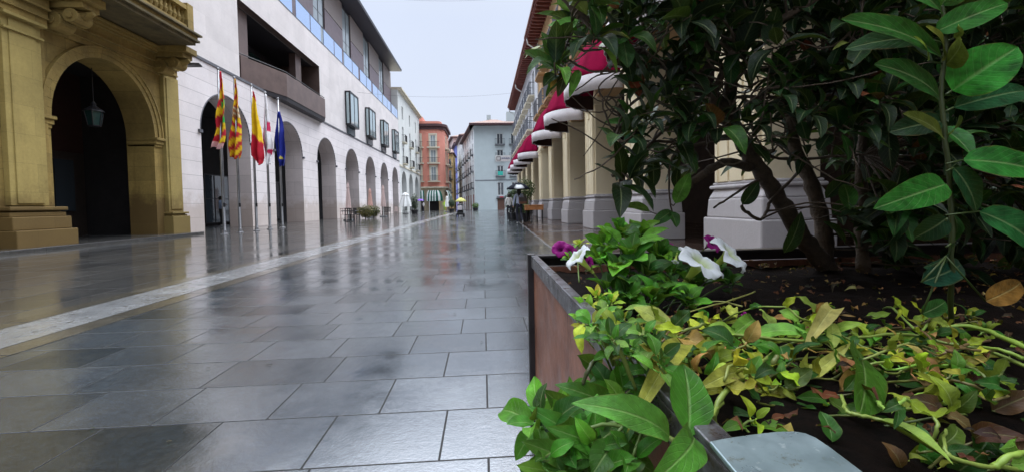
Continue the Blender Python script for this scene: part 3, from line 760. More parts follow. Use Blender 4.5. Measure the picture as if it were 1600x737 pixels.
right_building('ochre_arcade_building', 'orange ochre building over cream pillared arcade with crimson dome awnings', -8, 29.0, M['ochre'], 12.15, FL, .85, [y for y in CF if y < 29], [y + 1.62 for y in CF if y < 25], M['glass'], M['arc_tan'])
right_building('grey_white_arcade_building', 'greyish white building with iron balconies beyond the ochre arcade building', 29.02, 49.5, M['facade_w'], 12.15, FL, .8, [y for y in CF if 29 < y < 49], [y + 1.62 for y in CF if 26 < y < 44], M['glass_pale'], M['trim'], y_ph=.8)

# ================================================================== far end of the street
M['slatedk'] = mat('dark slate ledge', (.13, .135, .15), .6, .2)
def block(name, label, p0, p1, inward, depth, hgt, mw, rows, cols, mframe, mpane, roof=None, over=.35, bal=False, ww=1.1, mbal=None, cornice=None, group=None, gf=None):
    """house with its front from p0 to p1; rows: (z0, z1, has balcony); cols: positions along the front, 0..1"""
    L = (V((p1[0], p1[1], 0)) - V((p0[0], p0[1], 0))).length
    ff = fline(p0, p1, inward)
    c = ff(L / 2, 0, depth / 2)
    rt = thing(name, label, 'building', (c.x, c.y, 0), group)
    ops = [(u * L - ww / 2, u * L + ww / 2, r[0], r[1]) for r in rows for u in cols]
    b = MB(); wall_grid(b, ff, 0, L, 0, hgt, ops, .25)
    for s in (0, L): b.quad(ff(s, 0, 0), ff(s, 0, depth), ff(s, hgt, depth), ff(s, hgt, 0))
    b.quad(ff(0, 0, depth), ff(L, 0, depth), ff(L, hgt, depth), ff(0, hgt, depth)); b.quad(ff(0, hgt, 0), ff(L, hgt, 0), ff(L, hgt, depth), ff(0, hgt, depth))
    b.build('wall', mw, rt)
    for o_ in ops: window(rt, ff, o_[0] + .01, o_[1] - .01, o_[2] + .01, o_[3] - .01, .13, mframe, mpane, 1)
    for r in rows:
        if r[2]:
            for u in cols: balcony(rt, ff, u * L - ww / 2 - .35, u * L + ww / 2 + .35, r[0] - .03, .5, mbal or M['slatedk'], M['iron'], 1.0, .16)
    if roof:
        b = MB()
        b.fbox(ff, -over, L + over, hgt, hgt + .3, -over * 1.6, depth)
        b.build('eaves', cornice or M['brown_cor'], rt)
        b = MB(); b.hexa([ff(-over, hgt + .302, -over * 1.6), ff(L + over, hgt + .302, -over * 1.6), ff(L + over, hgt + .302, depth), ff(-over, hgt + .302, depth), ff(L * .1, hgt + 1.7, depth * .45), ff(L * .9, hgt + 1.7, depth * .45), ff(L * .9, hgt + 1.7, depth * .6), ff(L * .1, hgt + 1.7, depth * .6)])
        b.build('roof', roof, rt)
    if gf:
        b = MB()
        for u in cols: b.fbox(ff, u * L - ww * .7, u * L + ww * .7, 0, 2.9, -.03, .02)
        b.build('shop_front', gf, rt)
    return rt
# blue grey house closing the street: front faces the camera
gx0, gx1, gy = -1.45, 7.2, 77.0
gr = block('blue_grey_house', 'pale blue grey house with dark brown eaves closing the right of the street', (gx0, gy), (gx1, gy), (0, 1), 10, 15.4, M['grey_w'], [(12.0, 14.0, True), (9.4, 11.0, True), (6.2, 8.1, True), (2.6, 5.0, False)], [.55, .85], M['white'], M['glass'], M['terracotta'], .8, ww=1.15)
fg = fline((gx0, gy), (gx1, gy), (0, 1))
b = MB(); b.fbox(fg, 0, 8.6, 5.35, 5.5, -.06, .02); b.fbox(fg, 4.0, 5.7, 2.15, 2.45, -.25, .02); b.build('string_course', mat('dark grey moulding', (.16, .17, .19), .6), gr)
b = MB(); b.fbox(fg, 4.1, 5.4, 0, 1.95, -.05, .02); b.build('door', mat('brown door', (.10, .045, .028), .5), gr)
b = MB(); b.fbox(fg, 3.9, 5.9, 1.98, 2.14, -.35, .02, 0); b.fbox(fg, 4.5, 5.2, 2.2, 2.4, -.3, -.255, 1)
b.build('shop_sign', [M['darkdoor'], mat('red shop fascia', (.40, .03, .05), .5)], gr)
b = MB(); b.fbox(fg, 4.25, 5.2, 6.3, 7.0, -.52, -.50); b.build('awning_cloth', mat('turquoise cloth on balcony', (.03, .42, .34), .7), gr)
b = MB(); b.box(1.0, 1.8, 80, 81, 15.7, 18.0); b.box(4.8, 6.6, 80, 82, 15.7, 18.6); b.build('chimney', M['grey_w'], gr)
# its long side and the row behind it, along a street that bends left
row = [((-1.45, 77.02), (-4.6, 100.5), 15.4, 'facade_w2', 'long flank of blue grey house with dark balconies along the side street', 5),
       ((-4.7, 101), (-6.9, 117), 17.5, 'facade_w2', 'white narrow house with grey eaves beyond the blue grey flank', 3),
       ((-7.0, 117.5), (-8.9, 131), 18.2, 'blue_w', 'violet blue narrow house between two pale houses', 3),
       ((-9.0, 131.5), (-13.6, 160), 22.0, 'palepink_w', 'pale pink house at the far bend of the side street', 5)]
M['facade_w2'] = mat('white plaster', (.66, .68, .70), .8, .08)
for (p0, p1, hh, mk, lab, nc) in row:
    inw = V((p1[1] - p0[1], -(p1[0] - p0[0]), 0)); inw = inw if inw.x > 0 else -inw
    block('side_street_house', lab, p0, p1, inw, 8, hh, M[mk], [(z, z + 2.0, True) for z in (4.2, 7.3, 10.4)] + ([(13.2, 14.8, False)] if hh > 15 else []), [(i + .5) / nc for i in range(nc)], M['brown_cor'], M['glass'], M['terracotta'], .5, ww=1.1, gf=M['tilebrown'])
block('brown_shop_house', 'dark brown fronted shop house at the very end of the side street', (-17, 168), (-6, 168), (0, 1), 8, 10, M['tilebrown'], [(4.5, 6.5, True), (7.2, 9, True)], [.2, .45, .7, .9], M['white'], M['glass'], M['terracotta'], .4)
block('ochre_yellow_house', 'ochre yellow house behind the salmon corner building', (-11.5, 104), (-7.2, 104), (0, 1), 9, 13.6, M['yellow_w'], [(4.2, 6.4, True), (7.4, 9.6, True), (10.4, 12.4, True)], [.35, .75], M['white'], M['glass_pale'], M['terracotta'], .4, ww=1.2)

# salmon corner building with rounded corner
pk = thing('salmon_corner_building', 'salmon pink rounded corner building with dark cornice and striped awnings', 'building', (-13, 92, 0))
def fpk(s, z, d):           # plan: straight front then quarter circle to the right flank
    r = 1.7; L0 = 12.5; arc = r * PI / 2
    if s <= L0: return V((-21.9 + s, 86 + d, z))
    if s <= L0 + arc:
        a = (s - L0) / r
        return V((-9.4 + (r - d) * math.sin(a), 86 + r - (r - d) * math.cos(a), z))
    return V((-9.4 + r - d, 86 + r + (s - L0 - arc), z))
LP = 12.5 + 1.7 * PI / 2 + 9
cw = [8.9, 11.95, 17.0, 20.5]
ops = []
for z0, z1 in ((6.0, 8.9), (9.7, 12.3), (12.9, 15.3)):
    for c in cw: ops.append((c - .55, c + .55, z0, z1))
def finegrid(b, f, s0, s1, z0, z1, ops, depth, step=.35, mi=0, mr=0):
    ss = sorted({s0, s1, *[o[0] for o in ops], *[o[1] for o in ops], *[s0 + i * step for i in range(int((s1 - s0) / step) + 1)]})
    o2 = []
    zz = sorted({z0, z1, *[o[2] for o in ops], *[o[3] for o in ops]})
    for a, c in zip(ss, ss[1:]):
        for d, e_ in zip(zz, zz[1:]):
            if any(o[0] < (a + c) / 2 < o[1] and o[2] < (d + e_) / 2 < o[3] for o in ops):
                b.quad(f(a, d, depth), f(c, d, depth), f(c, e_, depth), f(a, e_, depth), mr); continue
            b.quad(f(a, d, 0), f(c, d, 0), f(c, e_, 0), f(a, e_, 0), mi)
def fband(b, f, s0, s1, z0, z1, d0, d1, step=.3, mi=0):
    n = max(1, int((s1 - s0) / step))
    for i in range(n): b.fbox(f, s0 + (s1 - s0) * i / n, s0 + (s1 - s0) * (i + 1) / n, z0, z1, d0, d1, mi)
b = MB(); finegrid(b, fpk, 0, LP, 4.7, 16.4, ops, .3); b.quad(V((-21.2, 86.1, 16.4)), V((-7.7, 89, 16.4)), V((-7.7, 99, 16.4)), V((-21.2, 99, 16.4)))
b.build('wall', M['pink'], pk)
b = MB(); finegrid(b, fpk, 0, LP, 0, 4.7, [(7.9, 9.9, 0, 3.0), (10.9, 13.0, 0, 3.0), (14.6, 16.4, 0, 3.0)], .5, mr=1); b.build('ground_floor_wall', [M['beige_y'], M['dark']], pk)
b = MB(); fband(b, fpk, 0, LP, 16.4, 17.0, -.25, .1); fband(b, fpk, 0, LP, 17.0, 17.5, -.6, .1); b.build('cornice', M['brown_cor'], pk)
b = MB(); fband(b, fpk, 1, LP, 17.5, 18.2, .6, .9); b.box(-19, -12.2, 88, 96, 17.5, 19.4); b.build('attic', M['pink'], pk)
b = MB(); fband(b, fpk, 0, LP, 4.55, 4.8, -.4, .1); b.build('string_course', M['trim'], pk)
for c in cw:
    for z0, z1 in ((6.0, 8.9), (9.7, 12.3), (12.9, 15.3)):
        window(pk, fpk, c - .54, c + .54, z0, z1, .1, M['white'], M['glass_pale'], 1, 1, .1)
        b = MB()
        for s in (c - .85, c + .56): fband(b, fpk, s, s + .29, z0 - .1, z1 + .3, -.06, .02)
        fband(b, fpk, c - .85, c + .85, z1 + .02, z1 + .32, -.08, .02); b.build('surround', M['trim'], pk)
        b = MB(); fband(b, fpk, c - 1.15, c + 1.15, z0 - .28, z0 - .06, -.75, .02); ba = b.build('balcony', M['trim'], pk)
        b = MB(); fband(b, fpk, c - 1.12, c + 1.12, z0 + .92, z0 + .98, -.73, -.68)
        s = c - 1.1
        while s < c + 1.1: b.fbox(fpk, s, s + .03, z0 - .05, z0 + .92, -.72, -.69); s += .17
        b.build('railing', M['iron'], ba)
for c, hwid in ((8.8, 1.35), (11.9, 1.35), (15.2, 1.2)):
    b = MB(); n = 10
    for i in range(n):
        col = (.72, .76, .74) if i % 2 == 0 else (.02, .12, .09)
        a0, a1 = c - hwid + 2 * hwid * i / n, c - hwid + 2 * hwid * (i + 1) / n
        for j in range(5):
            p0, p1 = PI / 2 * j / 5, PI / 2 * (j + 1) / 5
            k0, k1 = .74 + .26 * math.sin(PI / 2 - p0), .74 + .26 * math.sin(PI / 2 - p1)
            q = lambda a, p, kk: fpk(c + (a - c) * kk, 2.2 + 1.9 * math.sin(p), -1.25 * math.cos(p) - .02)
            b.quad(q(a0, p0, k0), q(a1, p0, k0), q(a1, p1, k1), q(a0, p1, k1), col=col)
        b.quad(fpk(a0, 1.85, -1.27), fpk(a1, 1.85, -1.27), fpk(a1, 2.2, -1.27), fpk(a0, 2.2, -1.27), col=col)
    b.build('striped_awning', M['vc'], pk, solid=.02)
# ================================================================== things on the left facade
# lantern hanging in the palace arch
lp_ = P(147, 182, 15.0)
ln = thing('hanging_lantern', 'dark glazed lantern hanging inside the sandstone arch', 'lantern', lp_)
b = MB()
for k in range(6):
    a = PI / 3 * k
    b.tube([lp_ + V((.17 * math.cos(a), .17 * math.sin(a), -.32)), lp_ + V((.25 * math.cos(a), .25 * math.sin(a), .16))], .013, 6)
b.lathe([(.17, -.34), (.18, -.31), (.12, -.3)], lp_, 6); b.lathe([(.28, .15), (.27, .18), (.12, .3), (.06, .36), (.08, .4), (.05, .45), (.02, .5)], lp_, 12)
b.build('lantern_frame', M['iron'], ln)
b = MB(); b.lathe([(.16, -.31), (.24, .15)], lp_, 6); b.build('lantern_glass', M['glass_teal'], ln)
b = MB(); b.tube([lp_ + V((0, 0, .48)), lp_ + V((0, 0, 2.1))], .012, 6); b.build('chain', M['iron'], ln)
# floodlight
q = P(262, 103, 17.1)
fl = thing('floodlight', 'black floodlight on a short arm at the palace corner', 'floodlight', q)
b = MB(); b.tube([V((PX + .18, 17.1, q.z)), V((PX + .55, 17.2, q.z + .05))], .035, 8); b.build('arm', M['blk'], fl)
h = V((PX + .8, 17.3, q.z + .1))
b = MB(); ax = V((.9, .3, .12)).normalized(); sd_ = V((-.3, .95, 0)).normalized(); up_ = ax.cross(sd_)
def hb(a, s, u): return h + ax * a + sd_ * s + up_ * u
b.hexa([hb(-.3, -.16, -.05), hb(.32, -.2, -.04), hb(.32, .2, -.04), hb(-.3, .16, -.05), hb(-.3, -.12, .07), hb(.32, -.18, .02), hb(.32, .18, .02), hb(-.3, .12, .07)])
b.build('lamp_head', M['blk'], fl, bevel=.015)
# small blue plaque and black box
q = P(273, 232, 17.75)
b = MB(); b.box(MX, MX + .02, 17.65, 17.9, q.z - .08, q.z + .02, 0); b.box(MX + .0, MX + .05, 17.7, 17.88, q.z + .06, q.z + .2, 1); b.box(MX, MX + .02, 17.75, 17.9, q.z - .3, q.z - .14, 0)
tag(b.build('wall_plaque', [mat('blue enamel', (.03, .09, .45), .3), M['blk']], loc=q), 'small blue wall plaque with a black box above, beside the palace corner', 'plaque')

# ================================================================== flags
def flagcol(kind, u, v):
    red, yel, blu, whi, gre = (.50, .012, .03), (.80, .52, .01), (.012, .022, .24), (.80, .78, .80), (.03, .42, .07)
    if kind == 0:
        if v < .15: return red
        if u > .52 and .32 < v < .74: return (gre, yel, red)[int((v * 13) + u * 2) % 3]
        if v > .90: return (.8, .45, .45)
        return red if math.sin(v * 30 + u * 5) > -.2 else yel
    if kind == 1:
        if .36 < v < .48: return (.62, .56, .38) if math.sin(u * 14) * math.cos(v * 95) > .1 else (.4, .15, .05)
        k = v * 8 + (u if v < .36 else (-1.6 * u if v < .72 else 1.9 * u))
        return red if k % 1.0 < .48 else yel
    if kind == 2:
        if v < .17 - .10 * (1 - u): return red
        if v < .52 + .10 * (u - .5): return yel
        return red
    if kind == 3:
        if u > .30 and .34 < v < .44: return (.55, .02, .09)
        if u > .2 and .74 < v < .84 and v - .74 < .1 * u: return (.55, .02, .09)
        if u < .13: return (.42, .08, .16)
        return whi
    if (u - .55) ** 2 * .5 + (v - .78) ** 2 * 6 < .006: return (.75, .6, .1)
    return blu
poles = [(345.5, 110, 16.8), (368.5, 124, 17.85), (395, 135, 19.1), (415, 147, 20.2), (436, 156, 21.45)]
FPX_ = [(342.5, 349), (365.6, 375.5), (393, 401), (413.5, 422.6), (434, 442)]
flab = ['leftmost flagpole, carrying the red, yellow and green flag', 'second flagpole, carrying the diagonally striped red and yellow flag', 'middle flagpole, carrying the half yellow half red flag', 'flagpole with the white flag, second from the right', 'rightmost flagpole, carrying the dark blue flag']
fcl = ['limp red and yellow flag with green patches, leftmost of five', 'limp flag with bold slanting red and yellow stripes and a crest', 'limp flag of yellow above deep red on the middle pole', 'limp white flag with dark red patches', 'limp dark blue flag with a yellow star, rightmost of five']
prof = [ # rows: photo y, left and right edge (photo px)
 [(112, 343, 346), (125, 343.5, 348), (150, 341.5, 349.5), (165, 338.5, 353), (185, 336.5, 353.5), (205, 338, 353), (220, 336, 351), (232, 333, 345)],
 [(124, 366, 369), (140, 365.5, 371), (160, 365, 373), (178, 364, 375.5), (195, 363, 376), (212, 361, 376), (232, 360, 375.5), (248, 362, 372)],
 [(143, 394, 396), (155, 394, 400), (180, 393.5, 403), (200, 394, 406), (225, 395, 409.5), (245, 396, 411), (252, 401, 409.5), (257, 404, 408.5)],
 [(148, 414, 416.5), (165, 414, 418), (185, 413.5, 419.5), (205, 413.5, 421), (220, 413.5, 424), (232, 414, 425), (246, 415, 423), (258, 416.5, 422)],
 [(175, 434.5, 438), (190, 432.5, 441), (205, 431.5, 443), (222, 430.5, 444.5), (240, 432, 446), (252, 434, 446.5), (260, 436, 444)]]
FX_ = -10.0
for i, ((xm, yt, Yp), (xt, xb)) in enumerate(zip(poles, FPX_)):
    top = P(xt, yt, Yp); base = V((P(xb, 360, Yp).x * .5 + top.x * .5, Yp, 0)); top.x = base.x
    pt = thing('flagpole', flab[i], 'flagpole', base, 'flagpoles in front of the arcade')
    b = MB(); b.tube([base, base + V((0, 0, 3)), top], [.058, .052, .036], 12); b.build('pole', M['steel'], pt, smooth=True)
    b = MB(); b.lathe([(.13, 0), (.13, .03), (.075, .05), (.07, .16)], base, 14); b.build('base_plate', M['steel'], pt)
    b = MB(); b.lathe([(.02, 0), (.05, .03), (.05, .07), (.015, .1)], top, 10); b.build('finial', M['steel'], pt)
    b = MB(); b.tube([base + V((.06, -.05, 1.1)), top + V((.05, -.04, -.05))], .006, 5); b.box(base.x + .03, base.x + .09, Yp - .07, Yp - .03, 1.05, 1.2); b.build('halyard', M['blk'], pt)
    rows = prof[i]; b = MB(); nu, nv = 15, 44; ids = []
    xoff = proj(V((base.x, Yp, 3)))[0]
    for jv in range(nv + 1):
        t = jv / nv * (len(rows) - 1); k = min(int(t), len(rows) - 2); fr_ = t - k
        y = rows[k][0] + (rows[k + 1][0] - rows[k][0]) * fr_; xl = rows[k][1] + (rows[k + 1][1] - rows[k][1]) * fr_; xr = rows[k][2] + (rows[k + 1][2] - rows[k][2]) * fr_
        xl += random.uniform(-.25, .25); xr += random.uniform(-.3, .3)
        for ju in range(nu + 1):
            u = ju / nu
            p = P(xl + (xr - xl) * u, y, Yp - .06)
            amp = .015 + .13 * min(1, jv / nv * 1.6)
            p.y += amp * math.sin(u * 9.5 + jv * .09 + i) - .03 * math.sin(jv * .35 + i * 2)
            p.z += .05 * math.sin(u * 6 + i) * (jv / nv)
            ids.append(b.add(p, (u, jv / nv), flagcol(i, u, jv / nv)))
    for jv in range(nv):
        for ju in range(nu):
            a = jv * (nu + 1) + ju; b.face((a, a + 1, a + nu + 2, a + nu + 1))
    o = b.build('flag', M['cloth'], smooth=True, loc=top, solid=.006); tag(o, fcl[i], 'flag', 'flags on the five poles')

# ================================================================== people
def person(label, loc, rz, J=None, cols=None, h=1.7, group=None, hairlen=.12):
    """one continuous skinned body; J overrides joints (x right, y forward, z up; metres for 1.7 m)"""
    j = dict(pel=(0, 0, .93), waist=(0, .01, 1.08), chest=(0, .0, 1.28), neck=(0, 0, 1.44), chin=(0, .02, 1.50), head=(0, .02, 1.60), crown=(0, .01, 1.68),
             shl=(-.17, 0, 1.39), shr=(.17, 0, 1.39), ell=(-.23, -.02, 1.11), elr=(.23, -.02, 1.11), wrl=(-.24, .08, .88), wrr=(.24, .08, .88), hal=(-.24, .11, .79), har=(.24, .11, .79),
             hil=(-.09, 0, .88), hir=(.09, 0, .88), knl=(-.10, .03, .49), knr=(.10, .03, .49), anl=(-.10, -.02, .09), anr=(.10, -.02, .09), tol=(-.11, .16, .03), tor=(.11, .16, .03))
    j.update(J or {})
    r = dict(pel=(.15, .11), waist=(.135, .10), chest=(.155, .105), neck=(.055, .055), chin=(.068, .075), head=(.078, .098), crown=(.045, .06), shl=(.068, .068), shr=(.068, .068), ell=(.045, .045), elr=(.045, .045),
             wrl=(.03, .03), wrr=(.03, .03), hal=(.035, .022), har=(.035, .022), hil=(.092, .092), hir=(.092, .092), knl=(.06, .06), knr=(.06, .06), anl=(.042, .042), anr=(.042, .042), tol=(.035, .03), tor=(.035, .03))
    E = [('pel', 'waist', 't'), ('waist', 'chest', 't'), ('chest', 'neck', 't'), ('neck', 'chin', 's'), ('chin', 'head', 's'), ('head', 'crown', 'h'), ('neck', 'shl', 't'), ('neck', 'shr', 't'), ('shl', 'ell', 't'), ('shr', 'elr', 't'),
         ('ell', 'wrl', 'a'), ('elr', 'wrr', 'a'), ('wrl', 'hal', 's'), ('wrr', 'har', 's'), ('pel', 'hil', 'l'), ('pel', 'hir', 'l'), ('hil', 'knl', 'l'), ('hir', 'knr', 'l'), ('knl', 'anl', 'l'), ('knr', 'anr', 'l'), ('anl', 'tol', 'f'), ('anr', 'tor', 'f')]
    c = dict(t=(.2, .2, .25), a=None, s=(.50, .29, .20), h=(.02, .014, .01), l=(.02, .022, .04), f=(.5, .5, .5)); c.update(cols or {})
    if c['a'] is None: c['a'] = c['t']
    names = list(j); sc = h / 1.7
    vs = [V(j[n]) * sc for n in names]
    me = bpy.data.meshes.new('body_cage'); me.from_pydata(vs, [(names.index(a), names.index(b_)) for a, b_, _ in E], [])
    o = bpy.data.objects.new('person_cage', me); COL.objects.link(o)
    o.modifiers.new('skin', 'SKIN'); ss = o.modifiers.new('sub', 'SUBSURF'); ss.levels = 2; ss.render_levels = 2
    bpy.context.view_layer.update()
    if not me.skin_vertices:
        bm = bmesh.new(); bm.from_mesh(me); bm.verts.layers.skin.verify(); bm.to_mesh(me); bm.free()
    sv = me.skin_vertices[0].data
    for i, n in enumerate(names): sv[i].radius = (r[n][0] * sc, r[n][1] * sc); sv[i].use_root = (n == 'pel')
    bpy.context.view_layer.update()
    dg = bpy.context.evaluated_depsgraph_get()
    m2 = bpy.data.meshes.new_from_object(o.evaluated_get(dg)); bpy.data.objects.remove(o); bpy.data.meshes.remove(me)
    keys = ['t', 'a', 's', 'h', 'l', 'f']; m2.materials.clear()
    for k in keys: m2.materials.append(pmat(c[k]))
    for p in m2.polygons:
        best = None
        for a, b_, k in E:
            A, B = V(j[a]) * sc, V(j[b_]) * sc; d = B - A; t = max(0, min(1, (p.center - A).dot(d) / d.length_squared)); dist = (p.center - A - d * t).length
            if best is None or dist < best[0]: best = (dist, k)
        k = best[1]
        if k == 's' and p.center.z > 1.54 * sc and p.center.y < V(j['head']).y * sc + .03: k = 'h'
        p.material_index = keys.index(k); p.use_smooth = True
    o = bpy.data.objects.new('person', m2); COL.objects.link(o); o.location = V(loc); o.rotation_euler = (0, 0, rz); OFF[o.name] = V(loc)
    tag(o, label, 'person', group)
    hd = V(j['head']) * sc
    hb_ = MB(); hb_.lathe([(.03, -hairlen), (.085, -hairlen + .03), (.098, -.02), (.09, .06), (.05, .11), (.01, .12)], hd + V((0, -.02, 0)), 12)
    ho = hb_.build('hair', pmat(c['h']), None, smooth=True); ho.parent = o
    hb_ = MB()                                     # face: nose, eyes and mouth on the front of the head
    hb_.tube([hd + V((0, .085, .02)), hd + V((0, .118, -.02)), hd + V((0, .09, -.03))], [.008, .014, .008], 6)
    ho = hb_.build('nose', pmat(c['s']), None, smooth=True); ho.parent = o
    for sx_ in (-.033, .033):
        hb_ = MB(); hb_.lathe([(.004, -.012), (.012, 0), (.004, .012)], hd + V((sx_, .088, .022)), 8); ho = hb_.build('eye', pmat((.03, .03, .03)), None); ho.parent = o
    return o
_pm = {}
def pmat(c):
    c = tuple(round(x, 3) for x in c)
    if c not in _pm: _pm[c] = mat('cloth tone', c, .75, .12, 8, .1, 120)
    return _pm[c]
def umbrella(label, top, col, rad=.5, hand=None, patch=None, ribs=8, rise=.2):
    u = thing('umbrella', label, 'umbrella', top)
    b = MB(); n = 24; rows = []
    for j in range(7):
        t = j / 6
        rows.append([b.add(top + V((rad * t * math.cos(2 * PI * i / n) * (1 - .06 * t * (i % 3 != 0)), rad * t * math.sin(2 * PI * i / n) * (1 - .06 * t * (i % 3 != 0)), -rise * t ** 1.8 - .01 * (i % 3 == 0))), (0, 0), patch[1] if patch and j > 3 and patch[0](i / n) else col) for i in range(n)])
    for a, c in zip(rows, rows[1:]):
        for i in range(n): b.face((a[i], a[(i + 1) % n], c[(i + 1) % n], c[i]))
    b.build('canopy', M['vc'], u, smooth=True, solid=.004)
    hand = hand if hand is not None else top + V((0, 0, -.85))
    b = MB(); b.tube([top + V((0, 0, .05)), hand + (hand - top).normalized() * .1], .009, 8); b.build('shaft', M['blk'], u)
    b = MB()
    for i in range(0, n, 3): b.tube([top + V((0, 0, -.25)), top + V((rad * .55 * math.cos(2 * PI * i / n), rad * .55 * math.sin(2 * PI * i / n), -rise * .42))], .004, 4)
    b.build('ribs', M['blk'], u)
    return u
# woman under the black umbrella walking away on the right
wl = G(811.5, 350); wl = V((wl.x, wl.y, 0))
person('person in grey blue top and dark trousers walking away under the black umbrella', wl, R(4), dict(
    knl=(-.09, .12, .50), anl=(-.08, .02, .10), tol=(-.08, .18, .05), knr=(.10, .02, .49), anr=(.12, -.30, .16), tor=(.13, -.20, .04),
    elr=(.24, .06, 1.14), wrr=(.16, .20, 1.32), har=(.14, .21, 1.41), ell=(-.25, -.03, 1.12), wrl=(-.27, .06, .88), hal=(-.27, .1, .79)),
    dict(t=(.40, .44, .58), l=(.012, .013, .028), f=(.75, .75, .75), h=(.012, .009, .008)), 1.68, hairlen=.26)
utop = wl + V((.0, .12, 1.97))
umbrella('black umbrella with a white patch held by the walker in grey blue', utop, (.012, .014, .022), .60, wl + V((.14, .21, 1.38)), (lambda t: .70 < t < .80, (.7, .72, .73)), rise=.30)
bp = wl + V((.17, -.20, 1.12))
bg_ = thing('shoulder_bag', 'brown leather bag slung on the back of the walker in grey blue', 'bag', bp)
b = MB(); b.box(bp.x - .19, bp.x + .19, bp.y - .07, bp.y + .07, bp.z - .17, bp.z + .15); b.build('bag_body', mat('brown leather', (.12, .045, .022), .5, .25, 10), bg_, bevel=.04)
b = MB(); b.box(bp.x - .17, bp.x + .17, bp.y - .09, bp.y - .07, bp.z - .05, bp.z + .14); b.build('flap', mat('dark leather', (.03, .02, .015), .5), bg_, bevel=.008)
b = MB(); b.tube([bp + V((-.17, 0, .14)), bp + V((-.24, .14, .34)), bp + V((-.1, .3, .33))], .018, 6); b.tube([bp + V((.17, 0, .14)), bp + V((.06, .14, .33)), bp + V((.0, .3, .3))], .018, 6); b.build('strap', mat('dark leather', (.03, .02, .015), .5), bg_)
# second walker beside her, partly hidden
g2 = G(798, 346)
person('person in white and beige walking close left of the black umbrella', (g2.x, g2.y + 1.2, 0), R(10), dict(knl=(-.09, .1, .5), anr=(.1, -.2, .12)), dict(t=(.62, .60, .58), l=(.02, .02, .03), f=(.02, .02, .02)), 1.55)
# far walkers
def far(px, py, **k): p = G(px, py); return V((p.x, p.y, 0))
p1 = far(662, 331.5)
person('person in white top under the purple umbrella on the far left', p1, R(120), dict(elr=(.24, .1, 1.15), wrr=(.15, .22, 1.35), har=(.13, .23, 1.42), knl=(-.1, .12, .5)), dict(t=(.75, .74, .72), l=(.03, .03, .05)), 1.65)
umbrella('purple umbrella above a far walker on the left', p1 + V((-.45, -.1, 2.0)), (.22, .10, .52), .62, p1 + V((-.25, .0, 1.2)), rise=.26)
p2 = far(676, 328.5)
person('person in brown and beige standing between the striped awnings', p2, R(200), None, dict(t=(.36, .22, .13), l=(.08, .06, .05), h=(.5, .42, .25)), 1.6)
p3 = far(695, 330)
person('person in bright yellow green work jacket near the striped awnings', p3, R(160), dict(elr=(.3, .1, 1.2)), dict(t=(.50, .80, .03), l=(.35, .55, .03), h=(.45, .6, .05)), 1.72)
p4 = far(749, 327)
person('person in black near the potted shrub by the blue grey house', p4, R(90), dict(knl=(-.1, .15, .5), anr=(.1, -.22, .12)), dict(t=(.02, .02, .03), l=(.02, .02, .03), f=(.6, .6, .6)), 1.75)
pz = P(345, 325, 24.6)
person('person in pale blue shirt standing inside the first arch behind the flagpoles', (pz.x, 24.6, 0), R(-70), dict(elr=(.3, .1, 1.15), wrr=(.22, .28, 1.2), har=(.2, .33, 1.25)), dict(t=(.32, .42, .62), l=(.02, .02, .02)), 1.7)
# mobility scooter with seated rider and yellow umbrella
ms = far(719.5, 338.5)
sc_ = thing('mobility_scooter', 'dark mobility scooter seen from behind with a seated rider under the yellow umbrella', 'scooter', ms)
b = MB(); b.box(ms.x - .28, ms.x + .28, ms.y - .35, ms.y + .75, .16, .34); b.box(ms.x - .26, ms.x + .26, ms.y - .35, ms.y + .15, .34, .50); b.build('body', M['blk'], sc_, bevel=.05)
b = MB(); b.box(ms.x - .24, ms.x + .24, ms.y - .25, ms.y + .25, .50, .60); b.box(ms.x - .23, ms.x + .23, ms.y - .32, ms.y - .22, .60, 1.02); b.build('seat', M['iron'], sc_, bevel=.04)
for dx, dy in ((-.33, -.2), (.33, -.2), (-.22, .72), (.22, .72)):
    b = MB(); b.tube([ms + V((dx - .05, dy, .15)), ms + V((dx + .05, dy, .15))], .15, 16); wq = b.build('wheel', M['blk'], sc_, bevel=.02)
    b = MB(); b.tube([ms + V((dx - .055, dy, .15)), ms + V((dx + .055, dy, .15))], .07, 12); b.build('rim', M['steel'], wq)
b = MB(); b.tube([ms + V((0, .75, .3)), ms + V((0, .62, .95))], .03, 8); b.tube([ms + V((-.28, .58, .97)), ms + V((.28, .58, .97))], .018, 8); b.build('steering_column', M['blk'], sc_)
b = MB(); b.box(ms.x - .2, ms.x + .2, ms.y - .56, ms.y - .36, .55, .9); b.build('rear_basket', M['canvas'], sc_, bevel=.03)
person('person in pale grey cape sitting on the mobility scooter', ms + V((0, -.02, -.3)), 0, dict(hil=(-.1, .04, .94), hir=(.1, .04, .94), knl=(-.12, .44, .93), knr=(.12, .44, .93), anl=(-.13, .5, .5), anr=(.13, .5, .5), tol=(-.13, .64, .46), tor=(.13, .64, .46), elr=(.25, .12, 1.18), wrr=(.12, .3, 1.25), har=(.1, .32, 1.33), ell=(-.25, .1, 1.15), wrl=(-.22, .4, 1.2), hal=(-.2, .5, 1.24)), dict(t=(.58, .58, .62), l=(.05, .05, .07)), 1.62)
umbrella('pale yellow umbrella over the mobility scooter', ms + V((.05, .25, 1.58)), (.55, .54, .20), .50, ms + V((.1, .3, 1.0)), rise=.34)

